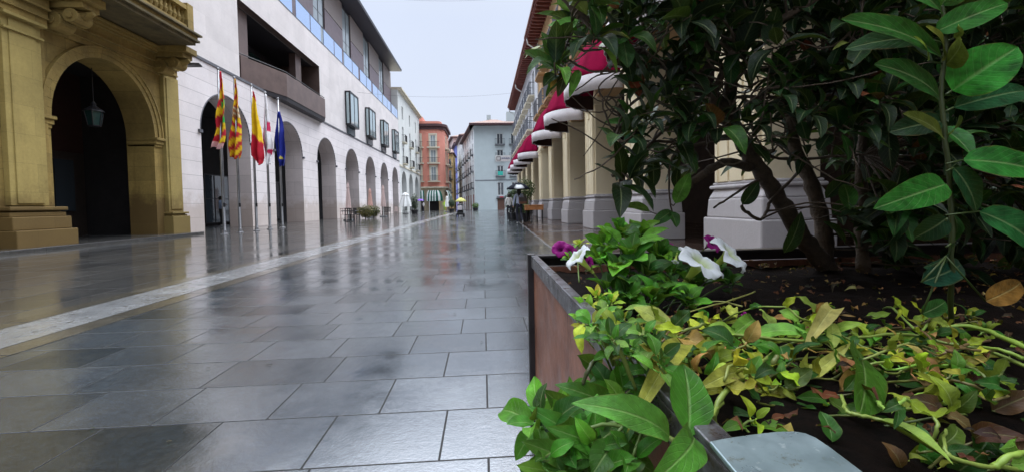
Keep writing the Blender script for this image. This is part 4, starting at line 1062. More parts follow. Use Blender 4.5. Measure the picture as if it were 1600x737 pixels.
# ================================================================== terraces
def leafcloud(mb, c, rad, n, size, cols, flat=1.0, rnd=random, shell=.55):
    for _ in range(n):
        d = V((rnd.gauss(0, 1), rnd.gauss(0, 1), rnd.gauss(0, 1))).normalized()
        k = rnd.uniform(shell, 1.0) * (.82 + .25 * mnoise.noise(d * 2.1 + V(c) * .37))
        p = V(c) + V((d.x * rad[0], d.y * rad[1], d.z * rad[2])) * k
        nrm = (d + V((rnd.uniform(-.7, .7), rnd.uniform(-.7, .7), rnd.uniform(-.2, .9)))).normalized()
        t = nrm.orthogonal().normalized(); t = Matrix.Rotation(rnd.uniform(0, 6.28), 3, nrm) @ t; s_ = nrm.cross(t); L = size * rnd.uniform(.6, 1.3)
        col = rnd.choice(cols); kk = rnd.uniform(.75, 1.25); col = sc3(col, kk)
        i = [mb.add(p - t * L * .5, (.5, 0), col), mb.add(p + s_ * L * .27 + nrm * L * .06, (.9, .5), col), mb.add(p + t * L * .5, (.5, 1), col), mb.add(p - s_ * L * .27 + nrm * L * .06, (.1, .5), col)]
        mb.face(i)
M['leaf_far'] = leafmat('distant foliage', .5, .2, .4)
def shrub(label, loc, rad, z0, cols, n=900, size=.12, pot=None, name='shrub', cat='shrub'):
    loc = V(loc); t = thing(name, label, cat, loc)
    b = MB(); b.tube([loc + V((0, 0, .0 if not pot else .3)), loc + V((.03, 0, z0 * .6)), loc + V((0, .02, z0 + rad[2] * .4))], [.05, .04, .02], 8)
    for k in range(6):
        a = k * 1.05; b.tube([loc + V((0, 0, z0 * .5)), loc + V((math.cos(a) * rad[0] * .6, math.sin(a) * rad[1] * .6, z0 + rad[2] * .4))], [.025, .008], 6)
    b.build('stems', M['bark'], t)
    b = MB(); leafcloud(b, loc + V((0, 0, z0 + rad[2] * .35)), rad, n, size, cols); b.build('foliage', M['leaf_far'], t)
    if pot:
        b = MB(); b.lathe([(pot * .72, 0), (pot * .8, .05), (pot, .42), (pot * 1.05, .42), (pot * 1.05, .48), (pot * .9, .48), (pot * .88, .42)], loc, 18); b.build('pot', M['blk'], t)
    return t
M['bark'] = mat('bark', (.085, .055, .038), .85, .35, 30, .6, 90)
GRN = [(.05, .11, .025), (.035, .08, .02), (.09, .14, .03)]
def folded_parasol(label, px, pyb, hgt, wid, m, Yp):
    g0 = P(px, pyb, Yp); g0.z = 0; t = thing('folded_parasol', label, 'parasol', g0, 'folded parasols on the left terrace')
    b = MB(); b.tube([g0, g0 + V((0, 0, hgt))], .028, 8); b.build('pole', M['white'], t)
    b = MB(); b.box(g0.x - .3, g0.x + .3, Yp - .3, Yp + .3, 0, .09); b.build('base', M['kerb'], t, bevel=.02)
    b = MB(); jag = [1, .72, 1.05, .7, .95, .75, 1.0, .68]
    b.lathe([(wid * .62, hgt * .32), (wid * .55, hgt * .45), (wid * .36, hgt * .72), (wid * .26, hgt * .86), (wid * .34, hgt * .87), (wid * .22, hgt * .95), (.03, hgt * 1.0)], g0, 16, jag=jag); b.build('canopy', m, t, smooth=False)
M['rose_cloth'] = mat('washed rose canvas', (.62, .47, .44), .85, .08, 5)
folded_parasol('folded pale rose parasol nearest on the left terrace, beside the black chairs', 545, 340, 2.75, .34, M['rose_cloth'], 31)
folded_parasol('folded salmon parasol behind the brown green bush', 579, 338, 2.6, .42, mat('salmon canvas', (.66, .40, .34), .85, .1, 5), 38)
folded_parasol('folded rose parasol with pointed cap right of the brown green bush', 599.5, 338, 3.0, .42, M['rose_cloth'], 40.5)
folded_parasol('wide white folded parasol before the small arches', 634, 333, 2.7, 1.5, M['white'], 54)
folded_parasol('tall white folded parasol near the salmon corner building', 699, 331, 2.35, .62, M['white'], 62)
def chair(label, loc, rz, m, name='terrace_chair'):
    t = thing(name, label, 'chair', (0, 0, 0), 'chairs of the left terrace')
    b = MB(); b.box(-.22, .22, -.22, .22, .43, .47); b.build('seat', m, t, bevel=.015)
    b = MB()
    for x in (-.2, -.07, .06, .16): b.box(x, x + .05, -.22, -.19, .47, .86)
    b.box(-.22, .22, -.225, -.185, .84, .9); b.build('backrest', m, t)
    for x, y in ((-.2, -.2), (.2, -.2), (-.2, .2), (.2, .2)):
        b = MB(); b.tube([(x, y, 0), (x * .95, y * .95, .44)], .018, 6); b.build('leg', m, t)
    t.location = V(loc); t.rotation_euler = (0, 0, rz)
    return t
blkch = None
for k, (px, Yp, rz, lab) in enumerate(((544, 29, .4, 'black slatted chair nearest on the left terrace'), (551, 29.6, 2.2, 'black slatted chair second on the left terrace, turned sideways'), (557.5, 30.2, -1.2, 'black slatted chair next to the brown green bush'), (602, 41, .6, 'black chair under the pointed rose parasol'), (606, 42, 2.6, 'black chair right of the pointed rose parasol'), (633, 53, 1.0, 'black chair under the wide white parasol'), (645, 53, -.6, 'black chair beside the tall dark potted shrub'))):
    q = P(px, 340, Yp); q.z = 0
    if blkch is None: blkch = chair(lab, q, rz, M['blk'])
    else: dup(blkch, q, lab, rz)
rosech = None
for px, Yp, rz, lab in ((537, 30.5, .2, 'pale rose chair left of the nearest folded parasol'), (549, 31.5, -.5, 'pale rose chair just behind the black chairs'), (617, 46, 1, 'grey rose chair before the last modern arch')):
    q = P(px, 340, Yp); q.z = 0
    if rosech is None: rosech = chair(lab, q, rz, M['rose_cloth'])
    else: dup(rosech, q, lab, rz)
q = P(547, 340, 28.4); q.z = 0
tb = thing('terrace_table', 'low black table in front of the black terrace chairs', 'table', q)
b = MB(); b.box(q.x - .45, q.x + .45, q.y - .4, q.y + .4, .68, .73); b.build('tabletop', M['blk'], tb, bevel=.01)
b = MB(); b.lathe([(.28, 0), (.28, .03), (.04, .06), (.035, .68)], q, 14); b.build('pedestal', M['blk'], tb)
BRG = [(.10, .075, .018), (.06, .055, .015), (.15, .10, .025), (.03, .03, .012)]
q = P(571, 340, 34.5); q.z = 0; shrub('rounded brown green bush on the left terrace', q, (.85, .8, .62), .38, BRG, 1500, .13)
q = P(584, 340, 35.6); q.z = 0; shrub('darker rounded bush right behind the brown green bush', q, (.7, .7, .6), .38, [(.04, .04, .015), (.02, .022, .01), (.09, .06, .015)], 1100, .12)
q = P(648, 333, 52.5); q.z = 0; shrub('tall narrow dark potted shrub before the white building', q, (.55, .5, 1.35), .9, [(.03, .05, .035), (.09, .11, .09), (.015, .025, .02)], 1500, .13, .45)
q = P(706, 331, 62); q.z = 0; shrub('small dark round topped tree before the side street', q, (.62, .6, .75), 1.05, [(.015, .035, .02), (.03, .06, .03)], 1300, .14, .4, 'potted_tree', 'tree')
q = P(743, 327, 70); q.z = 0; shrub('bright round potted bush by the blue grey house corner', q, (.75, .7, .7), .55, [(.08, .15, .03), (.05, .10, .02)], 1000, .13, .5)
# right terrace: planting and table behind the walker
for px, Yp, rad, z0, lab in ((802, 25, (.55, .5, .95), .9, 'tall potted shrub left of the walker with the black umbrella'), (822, 27, (.75, .6, 1.0), 1.5, 'bushy tall potted shrub behind the black umbrella'), (818, 22.5, (.5, .4, .45), .55, 'low potted shrub beside the orange wooden table')):
    q = P(px, 340, Yp); q.z = 0; shrub(lab, q, rad, z0, [(.035, .075, .02), (.06, .10, .025), (.02, .045, .015)], 1300, .12, .36)
q = P(834, 330, 22.0); q.z = 0
tb = thing('wooden_table', 'orange varnished wooden table with dark legs by the arcade pillars', 'table', q)
b = MB(); b.box(q.x - .5, q.x + .5, q.y - .35, q.y + .35, .84, .89); b.box(q.x - .48, q.x + .48, q.y - .33, q.y + .33, .62, .84); b.build('tabletop', M['wood_or'], tb, bevel=.01)
for dx in (-.42, -.14, .14, .42):
    b = MB(); b.box(q.x + dx - .03, q.x + dx + .03, q.y - .3, q.y - .24, 0, .62); b.build('leg', M['blk'], tb)
for px, Yp, rz, lab in ((803, 23.5, .3, 'black chair on the right terrace in front of the potted shrubs'), (826, 24.0, 1.9, 'black chair behind the orange wooden table')):
    q = P(px, 340, Yp); q.z = 0; c = dup(blkch, q, lab, rz); c['group'] = 'chairs of the right terrace'
# hanging sign on the right facade
sp_ = P(786, 248, 47.0)
sg = thing('hanging_sign', 'white rectangular shop sign with a square emblem projecting over the street', 'sign', sp_)
b = MB(); b.box(sp_.x - .86, sp_.x + .86, 46.93, 47.07, sp_.z - .33, sp_.z + .33); b.build('sign_board', M['white'], sg, bevel=.01)
b = MB(); x0 = sp_.x - .74
b.box(x0, x0 + .46, 46.91, 46.928, sp_.z + .16, sp_.z + .22); b.box(x0, x0 + .46, 46.91, 46.928, sp_.z - .22, sp_.z - .16); b.box(x0, x0 + .06, 46.91, 46.928, sp_.z - .16, sp_.z + .16); b.box(x0 + .4, x0 + .46, 46.91, 46.928, sp_.z - .16, sp_.z + .16)
b.build('emblem', M['blk'], sg)
b = MB(); x0 = sp_.x - .16
for k in range(11):
    b.box(x0 + k * .086, x0 + k * .086 + .04, 46.91, 46.928, sp_.z - .08, sp_.z + (.08 if k % 3 else .12))
for k in (0, 3, 6, 8): b.box(x0 + k * .086 + .04, x0 + k * .086 + .086, 46.912, 46.928, sp_.z + .04, sp_.z + .08)
b.build('lettering', mat('blue grey lettering', (.12, .16, .30), .5), sg)
b = MB(); b.tube([V((sp_.x + .8, 47, sp_.z + .25)), V((RX + .02, 47, sp_.z + .25))], .03, 6); b.tube([V((sp_.x + .8, 47, sp_.z - .25)), V((RX + .02, 47, sp_.z - .25))], .03, 6); b.build('bracket', M['blk'], sg)
# overhead cables
for (pa, pb, Yc, lab) in (((600, 152), (800, 152), 44.0, 'thin dark cable strung across the far street'), ((600, 2), (705, 1), 34.0, 'thin cable across the street at the top of the picture')):
    a, c = P(*pa, Yc), P(*pb, Yc); b = MB()
    xl, xr = MX - .1 if lab.startswith('thin dark') else -10.9, RX + .1
    zc = (a.z + c.z) / 2
    b.tube([V((xl + (xr - xl) * i / 16, Yc, zc + .5 - .5 * 4 * (i / 16) * (1 - i / 16))) for i in range(17)], .008, 5)
    tag(b.build('overhead_cable', M['blk'], loc=(xl, Yc, zc)), lab, 'cable')
# ================================================================== planter
rnd = random.Random(11)
ZR, ZSOIL = .756, .69
PX0, PX1, PY0, PY1 = .165, 2.7, .10, 1.60
M['frame'] = mat('dark painted steel frame', (.030, .026, .028), .38, .3, 12, .12, 90, met=.3)
def rimmat():
    t = NT('worn galvanised rim'); p = t.pos()
    c = t.ramp(t.noise(p, 14, 7, .75), (.045, .036, .034), (.24, .245, .27), .38, .68)
    ru = t.ramp(t.noise(p, 38, 6, .7), 0, 1, .60, .68); c = t.mix(c, (.06, .035, .02), ru)
    return t.set(col=c, rough=t.ramp(t.noise(p, 30, 4), .22, .5), met=.65, nor=t.bump(t.noise(p, 120, 4), .15, .003))
M['rim'] = rimmat()
def panelmat():
    t = NT('weathered pink brown panel'); p = t.pos()
    c = t.ramp(t.noise(p, 5, 7, .7), (.13, .050, .032), (.33, .15, .10), .3, .7)
    c = t.mix(c, t.ramp(t.noise(p, 70, 5, .75), .72, 1.08), 1.0, 'MULTIPLY')
    mp = t.node('ShaderNodeMapping'); t.l(p, mp.inputs['Vector']); mp.inputs['Scale'].default_value = (30, 30, 2.2)
    dr = t.ramp(t.noise(mp.outputs[0], 1.0, 5, .7), 0, 1, .60, .72)                     # run-down stains
    x = t.node('ShaderNodeSeparateXYZ'); t.l(p, x.inputs[0])
    top = t.ramp(x.outputs[2], 0, 1, .52, .72)
    c = t.mix(c, (.035, .018, .012), t.math('MULTIPLY', dr, t.math('ADD', t.math('MULTIPLY', top, .8), .2)))
    mp2 = t.node('ShaderNodeMapping'); t.l(p, mp2.inputs['Vector']); mp2.inputs['Rotation'].default_value = (R(35), 0, 0); mp2.inputs['Scale'].default_value = (1, 26, 3)
    scr = t.ramp(t.noise(mp2.outputs[0], 1.0, 3, .6), 0, 1, .64, .67); brk = t.ramp(t.noise(p, 9, 3), 0, 1, .52, .6)
    c = t.mix(c, (.42, .36, .32), t.math('MULTIPLY', scr, brk))
    c = t.mix(c, (.03, .02, .015), t.ramp(t.noise(p, 26, 6, .8), 0, .8, .68, .75))
    return t.set(col=c, rough=t.ramp(t.noise(p, 12, 4), .28, .55), nor=t.bump(t.noise(p, 60, 5), .25, .004), spec=.22)
M['panel'] = panelmat()
pln = thing('street_planter', 'large rectangular planter with weathered pink brown panels in a dark steel frame', 'planter', (1.4, .95, 0))
b = MB(); b.box(PX0 + .022, PX0 + .04, PY0 + .02, PY1 - .025, .03, ZR - .045); b.build('side_panel', M['panel'], pln, bevel=.003)
b = MB(); b.box(PX0 + .03, PX1 - .03, PY1 - .04, PY1 - .02, .03, ZR - .045); b.build('back_panel', M['panel'], pln, bevel=.003)
b = MB(); b.box(PX0 + .03, PX1 - .03, PY0 + .02, PY0 + .04, .03, ZR - .045); b.build('front_panel', M['panel'], pln, bevel=.003)
b = MB(); b.box(PX1 - .04, PX1 - .022, PY0 + .04, PY1 - .04, .03, ZR - .045); b.build('end_panel', M['panel'], pln, bevel=.003)
for x, y in ((PX0, PY1 - .03), (PX0, PY0), (PX1 - .03, PY1 - .03), (PX1 - .03, PY0)):
    b = MB(); b.box(x, x + .03, y, y + .03, 0, ZR + .004); b.build('corner_post', M['frame'], pln, bevel=.004)
b = MB(); b.box(PX0 + .012, PX0 + .036, PY0 + .032, PY1 - .032, ZR - .008, ZR); b.box(PX0 + .012, PX0 + .022, PY0 + .032, PY1 - .032, ZR - .045, ZR - .008)
b.build('side_rim', M['rim'], pln, bevel=.002)
b = MB(); b.box(PX0 + .032, PX1 - .032, PY1 - .05, PY1 - .002, ZR - .01, ZR); b.box(PX0 + .032, PX1 - .032, PY1 - .012, PY1 - .002, ZR - .045, ZR - .01); b.build('back_rim', M['frame'], pln, bevel=.002)
b = MB(); b.box(PX0 + .032, PX1 - .032, PY0 + .002, PY0 + .05, ZR - .01, ZR); b.build('front_rim', M['frame'], pln, bevel=.002)
b = MB(); b.box(PX0 + .032, PX1 - .032, PY0 + .0, PY0 + .03, 0, .04); b.box(PX0 + .002, PX0 + .03, PY0 + .032, PY1 - .032, 0, .03); b.build('bottom_rail', M['frame'], pln)
# flat steel corner plate with one rounded corner
b = MB(); c0 = [(1108, 688), (1130, 683.5), (1175, 677), (1215, 672.5), (1240, 672), (1258, 675), (1275, 682), (1300, 699), (1345, 733), (1392, 770), (1190, 786)]
top = [G(x, y, ZR + .012) for x, y in c0]; n = len(top)
i0 = [b.add(p) for p in top]; i1 = [b.add(p - V((0, 0, .004))) for p in top]
b.face(i0[::-1]); b.face(i1)
for k in range(n): b.face((i0[k], i0[(k + 1) % n], i1[(k + 1) % n], i1[k]))
def platemat():
    t = NT('dirty brushed steel plate'); p = t.pos()
    c = t.ramp(t.noise(p, 18, 6), (.15, .20, .21), (.24, .30, .32))
    d = t.ramp(t.noise(p, 55, 7, .8), 0, 1, .56, .64); d2 = t.ramp(t.noise(p, 20, 3), 0, 1, .48, .58)
    c = t.mix(c, (.10, .10, .07), t.math('MULTIPLY', d, d2))
    c = t.mix(c, (.75, .8, .82), t.math('MULTIPLY', t.ramp(t.noise(p, 90, 4), 0, 1, .62, .7), .35))
    return t.set(col=c, rough=t.ramp(t.noise(p, 40, 5), .25, .5), met=.55, nor=t.bump(t.noise(p, 160, 3), .08, .001))
b.build('corner_plate', platemat(), pln, bevel=.0012)
# soil: an uneven bed
def soilmat():
    t = NT('dark potting soil'); p = t.pos()
    c = t.ramp(t.noise(p, 38, 8, .8), (.0015, .001, .0008), (.011, .005, .003), .35, .7)
    return t.set(col=c, rough=.85, nor=t.bump(t.noise(p, 85, 8, .8), .9, .012), spec=.08)
b = MB(); NX, NY = 90, 46
for iy in range(NY + 1):
    for ix in range(NX + 1):
        x = PX0 + .04 + (PX1 - .08 - PX0) * ix / NX; y = PY0 + .04 + (PY1 - PY0 - .08) * iy / NY
        b.add((x, y, ZSOIL + .022 * mnoise.noise(V((x * 5, y * 5, 0))) + .010 * mnoise.noise(V((x * 21, y * 21, 3)))))
for iy in range(NY):
    for ix in range(NX):
        a = iy * (NX + 1) + ix; b.face((a, a + 1, a + NX + 2, a + NX + 1))
b.build('soil', soilmat(), pln, smooth=True)

# ================================================================== leaves and flowers
def leaf(mb, base, tip, up, w, fold=.3, curl=.12, wav=.0, col=(.06, .16, .02), n=8, m=4, mi=0, shape=.85, tipp=1.0, twist=0):
    base, tip = V(base), V(tip); ax = tip - base; L = ax.length
    rp = .72 if tipp == 1 else tipp
    if L < 1e-5: return
    t = ax / L; s = t.cross(V(up))
    if s.length < 1e-4: s = t.orthogonal()
    s.normalize(); nr = s.cross(t); ph = rnd.uniform(0, 6.28)
    rows = []
    for i in range(n + 1):
        v = i / n
        ww = w * max(.02, math.sin(PI * min(1, v ** shape)) ** rp)
        if i == n: ww = w * .02
        c = base + ax * v + nr * (curl * L * 4 * v * (1 - v)) - nr * (curl * L * .9 * v * v)
        tw = twist * v; s2 = s * math.cos(tw) + nr * math.sin(tw); n2 = nr * math.cos(tw) - s * math.sin(tw)
        r = []
        for k in range(m + 1):
            u = k / m * 2 - 1
            p = c + s2 * (u * ww / 2) + n2 * (fold * abs(u) ** 1.3 * ww / 2) + n2 * (wav * w * math.sin(v * 13 + ph + (2 if u > 0 else 0)) * u * u)
            kk = 1 + .10 * math.sin(v * 3 + ph)
            r.append(mb.add(p, (k / m, v), sc3(col, kk)))
        rows.append(r)
    for a, c in zip(rows, rows[1:]):
        for k in range(m): mb.face((a[k], a[k + 1], c[k + 1], c[k]), mi)
def smooth(pts, n=5):
    pts = [V(p) for p in pts]; out = []
    for i in range(len(pts) - 1):
        p0, p1, p2, p3 = pts[max(i - 1, 0)], pts[i], pts[i + 1], pts[min(i + 2, len(pts) - 1)]
        for k in range(n):
            t = k / n; out.append(.5 * ((2 * p1) + (p2 - p0) * t + (2 * p0 - 5 * p1 + 4 * p2 - p3) * t * t + (3 * p1 - p0 - 3 * p2 + p3) * t ** 3))
    out.append(pts[-1]); return out
def stem(mb, pts, r0, r1, col, mi=0, n=7, wob=.0):
    pp = smooth(pts); k = len(pp)
    if wob: pp = [p + V((rnd.uniform(-wob, wob), rnd.uniform(-wob, wob), rnd.uniform(-wob, wob))) if 0 < i < k - 1 else p for i, p in enumerate(pp)]
    mb.tube(pp, [(r0 + (r1 - r0) * i / (k - 1)) * (1 + (.12 * math.sin(i * 2.3) if wob else 0)) for i in range(k)], n, mi, col=col)
def Zs(py, h): return (HCAM - ZSOIL - h) * FPX / max(8, py - 315)
def Q(px, py, h): return P(px, py, Zs(py, h))
M['leaf_pet'] = leafmat('soft petunia leaf', .52, .24, .24, blot=.3)
M['leaf_shrub'] = leafmat('leathery shrub leaf', .50, .07, .2, blot=.35)
M['leaf_shoot'] = leafmat('glossy oval leaf', .55, .10, .10, blot=.4)
M['stem'] = vcol('green stem', .5, spec=.5)
BRT, MID, DRK, YEL, OLV, TAN = (.14, .40, .022), (.042, .165, .010), (.015, .068, .007), (.42, .50, .035), (.21, .24, .018), (.38, .22, .06)
def vary(c, k=.2): return tuple(max(.004, min(.9, x * rnd.uniform(1 - k, 1 + k))) for x in c)
def rosette(mb, sm, c, up, n, L, cols, wf=.55, spread=.75, pet=.25, curl=.12, stemcol=None):
    c, up = V(c), V(up).normalized(); a = up.orthogonal().normalized(); bb = up.cross(a); ph = rnd.uniform(0, 6.28)
    for k in range(n):
        th = ph + k * 2.4; el = spread * (1 - .65 * k / n) + rnd.uniform(-.15, .15)
        d = (a * math.cos(th) + bb * math.sin(th)) * math.sin(el * PI / 2) + up * math.cos(el * PI / 2)
        l_ = L * (1.05 - .55 * k / n) * rnd.uniform(.8, 1.15)
        b0 = c - up * L * .35 * (1 - k / n); b1 = b0 + d * l_ * pet
        col = vary(rnd.choice(cols))
        leaf(mb, b1, b1 + d * l_, up * 1.0 - d * .35 + V((rnd.uniform(-.25, .25), rnd.uniform(-.25, .25), 0)), l_ * wf * rnd.uniform(.85, 1.1), rnd.uniform(.15, .45), curl * rnd.uniform(.3, 1.6), .05, col, twist=rnd.uniform(-.4, .4))
        if sm is not None and pet > .05: sm.tube([b0, b1], L * .028, 5, col=stemcol or sc3(col, 1.2))
def petalmat(name, c, throat, vein):
    t = NT(name); uv = t.node('ShaderNodeUVMap'); uv.uv_map = 'UVMap'; x = t.node('ShaderNodeSeparateXYZ'); t.l(uv.outputs[0], x.inputs[0])
    s = t.math('ABSOLUTE', t.math('SINE', t.math('MULTIPLY', x.outputs[0], PI * 15)))
    ve = t.ramp(s, 1, 0, .0, .22)
    col = t.mix(c, vein, t.math('MULTIPLY', ve, .35))
    col = t.mix(throat, col, t.ramp(x.outputs[1], 0, 1, .30, .62))
    nor = t.bump(t.math('ADD', t.math('MULTIPLY', ve, -1), t.noise(t.pos(), 160, 3)), .3, .002)
    t.set(col=col, rough=.6, nor=nor, spec=.3, sheen=.1)
    tr = t.node('ShaderNodeBsdfTranslucent'); t.l(col, tr.inputs['Color'])
    ms = t.node('ShaderNodeMixShader'); ms.inputs[0].default_value = .35
    t.l(t.b.outputs[0], ms.inputs[1]); t.l(tr.outputs[0], ms.inputs[2]); t.l(ms.outputs[0], t.out.inputs['Surface'])
    return t.m
M['wpetal'] = petalmat('white petal', (.82, .84, .88), (.45, .55, .10), (.60, .66, .55))
M['mpetal'] = petalmat('magenta petal', (.34, .008, .22), (.12, .003, .08), (.20, .004, .14))
def flower(parent, c, d, rad, mp, label=None, tube=1.1, open_=1.0, ruf=.14, seed=0):
    """petunia trumpet: throat tube, flared five-lobed ruffled corolla, green calyx; c = mouth, d = facing"""
    rr = random.Random(seed); c, d = V(c), V(d).normalized(); a = d.orthogonal().normalized(); a = Matrix.Rotation(rr.uniform(0, 6), 3, d) @ a; bb = d.cross(a)
    b = MB(); n = 40; prof = [(.10, -tube), (.13, -tube * .6), (.2, -tube * .3), (.34, -.08), (.55, .04), (.8, .06), (1.0, .0), (1.04, -.07)]
    rows = []
    for j, (r_, z_) in enumerate(prof):
        e = j / (len(prof) - 1); row_ = []
        for k in range(n):
            th = 2 * PI * k / n; lobe = 1 - .10 * e * e * abs(math.cos(2.5 * th)) ** 3
            rf = ruf * e ** 2.5 * (math.sin(5 * th + 1) * .6 + math.sin(11 * th + seed) * .45 + math.sin(17 * th + 2 * seed) * .2)
            ro = r_ * lobe * (1 + .06 * e * rr.uniform(-1, 1)) * (open_ if j > 3 else 1)
            row_.append(b.add(c + (a * math.cos(th) + bb * math.sin(th)) * ro * rad + d * (z_ + rf - (1 - open_) * -.3 * e) * rad, (k / n, e)))
        rows.append(row_)
    for p, q in zip(rows, rows[1:]):
        for k in range(n): b.face((p[k], p[(k + 1) % n], q[(k + 1) % n], q[k]))
    o = b.build('flower', mp, parent, smooth=True)
    if label: o['label'] = label
    b = MB(); base = c - d * tube * rad
    for k in range(5):
        th = 2 * PI * k / 5; s_ = (a * math.cos(th) + bb * math.sin(th))
        leaf(b, base - d * .05 * rad, base + s_ * rad * .32 + d * rad * .5, d, rad * .22, .2, .1, 0, vary((.14, .24, .03)), n=5, m=2)
    b.tube([base - d * .06 * rad, base - d * .5 * rad + V((0, 0, -.12 * rad))], rad * .055, 6, col=(.14, .22, .03)); b.build('calyx', M['leaf_pet'], o, smooth=True)
    return o
def plant(name, label, cat, loc): return thing(name, label, cat, loc)

# ---- white flowered petunia clump at the far corner
pa = plant('petunia_plant', 'leafy petunia clump with white and magenta trumpet flowers at the planter corner', 'flower', Q(990, 490, .0))
lf, st = MB(), MB()
for px, py, Y, n, L, cols in ((968, 362, 1.10, 9, .052, [BRT, BRT, MID]), (1003, 372, 1.12, 9, .06, [BRT, BRT, MID]), (945, 382, 1.06, 8, .045, [BRT, MID]), (985, 398, 1.0, 8, .06, [MID, BRT]), (935, 405, 1.04, 7, .045, [MID, BRT]),
                              (1030, 398, 1.08, 8, .055, [MID, MID, BRT]), (960, 425, .98, 8, .055, [MID, DRK, MID]), (1010, 425, .96, 8, .055, [MID, DRK]), (1050, 425, 1.02, 8, .05, [MID, MID, DRK]), (1085, 440, 1.0, 8, .05, [MID, BRT]),
                              (1045, 455, .92, 8, .05, [MID, BRT, DRK]), (980, 458, .92, 7, .055, [DRK, MID]), (1075, 470, .9, 7, .045, [MID, BRT]), (1120, 425, 1.08, 6, .045, [MID, DRK]), (1140, 440, 1.05, 6, .04, [MID, DRK]), (1020, 462, .9, 7, .05, [MID, MID, BRT]), (950, 450, .95, 6, .05, [MID, DRK])):
    c = P(px, py, Y); rosette(lf, st, c, V((rnd.uniform(-.35, .35), -.45 + rnd.uniform(-.2, .3), 1)), n + 1, L * 1.25, cols, .66)
    b0 = P(1000 + (px - 1000) * .45, 492, .98 + rnd.uniform(-.05, .05)); b0.z = ZSOIL - .01
    stem(st, [b0, b0.lerp(c, .5) + V((rnd.uniform(-.01, .01), 0, .005)), c], .0028, .0016, (.09, .17, .03))
leaf(lf, P(988, 385, 1.02), P(1040, 369, 1.0), (-.2, -.5, 1), .030, .25, .1, .04, (.17, .44, .05), 10, 6)
leaf(lf, P(1000, 382, 1.03), P(1046, 352, 1.07), (-.2, -.6, 1), .030, .2, .12, .04, (.16, .42, .04), 10, 6)
leaf(lf, P(970, 380, 1.03), P(942, 352, 1.06), (.2, -.7, 1), .030, .3, .1, .04, (.15, .42, .04), 10, 6)
leaf(lf, P(975, 430, .95), P(972, 476, .92), (0, -1, .4), .045, .2, .1, .03, (.03, .12, .014), 10, 6)
leaf(lf, P(1060, 440, .95), P(1090, 482, .92), (0.2, -1, .5), .04, .2, .12, .03, (.10, .30, .03), 10, 6)
leaf(lf, P(1035, 440, .94), P(1020, 480, .92), (-.2, -1, .5), .035, .2, .12, .03, (.13, .30, .035), 10, 6)
leaf(lf, P(920, 395, 1.08), P(945, 372, 1.1), (0, -1, .5), .02, .2, .1, .03, BRT, 8, 4)
rosette(lf, st, P(905, 382, 1.22), (-.1, -.3, 1), 7, .03, [YEL, BRT]); rosette(lf, st, P(890, 402, 1.15), (-.3, -.3, 1), 6, .028, [BRT, MID])
stem(st, [P(905, 440, 1.0), P(903, 410, 1.15), P(905, 382, 1.22)], .002, .0014, (.12, .2, .03))
lf.build('foliage', M['leaf_pet'], pa, smooth=True); st.build('stems', M['stem'], pa, smooth=True)
flower(pa, P(902, 400, .98), (-.66, -.05, .7), .038, M['wpetal'], 'white trumpet flower seen from the side, over the planter rim', 1.5, .9, .18, 1)
flower(pa, P(1096, 408, .95), (.40, -.42, .82), .058, M['wpetal'], 'wide open white trumpet flower tilted up to the right', 1.25, 1.0, .17, 2)
flower(pa, P(1142, 396, .99), (.55, -.5, .65), .052, M['wpetal'], 'white trumpet flower to the right, with upturned rim', 1.15, 1.0, .19, 3)
flower(pa, P(1055, 408, .97), (-.3, -.3, -.6), .016, M['wpetal'], 'half closed small white flower', 1.5, .55, .1, 4)
for px, py, Y, d, r_, lab, sd in ((876, 388, 1.20, (-.2, -.8, .5), .026, 'magenta ruffled flower nearest the rim corner', 5), (892, 392, 1.17, (.3, -.7, .5), .022, None, 6), (921, 409, .99, (.5, -.7, .1), .017, 'half hidden magenta flower behind a white one', 7), (1047, 385, 1.12, (.0, -.8, .4), .014, 'small magenta bud among leaves', 8), (1114, 379, 1.10, (.35, -.7, .55), .026, 'magenta flower above the white blooms', 9)):
    flower(pa, P(px, py, Y), d, r_, M['mpetal'], lab, 1.1, .85 if r_ < .02 else 1.0, .22, sd)

# ---- yellow green young petunia hanging over the rim
pb = plant('young_petunia', 'small yellow green petunia shoot leaning over the planter rim', 'flower', Q(960, 520, .0))
lf, st = MB(), MB()
for px, py, Y, n, L, cols in ((932, 462, .86, 8, .034, [YEL, (.26, .42, .04)]), (918, 484, .80, 8, .036, [YEL, BRT]), (947, 492, .80, 7, .034, [YEL, (.28, .4, .04)]), (925, 510, .76, 7, .034, [YEL, OLV]), (905, 500, .78, 6, .03, [(.24, .42, .04), YEL]), (955, 470, .86, 6, .032, [YEL, BRT])):
    c = P(px, py, Y); rosette(lf, st, c, V((rnd.uniform(-.5, .1), -.4, 1)), n, L, cols, .5, .7); stem(st, [P(975, 530, .74), P((975 + px) / 2, 515, .77), c], .0026, .0014, (.2, .24, .04))
leaf(lf, P(912, 505, .74), P(906, 548, .70), (-.6, -.8, .2), .022, .3, .2, .1, YEL, 8, 4); leaf(lf, P(920, 512, .74), P(930, 545, .70), (-.3, -.9, .2), .018, .3, .2, .1, OLV, 8, 4)
leaf(lf, P(940, 500, .74), P(958, 482, .74), (-.2, -.7, .7), .022, .2, .1, .1, (.42, .52, .06), 8, 4)
lf.build('foliage', M['leaf_pet'], pb, smooth=True); st.build('stems', M['stem'], pb, smooth=True)

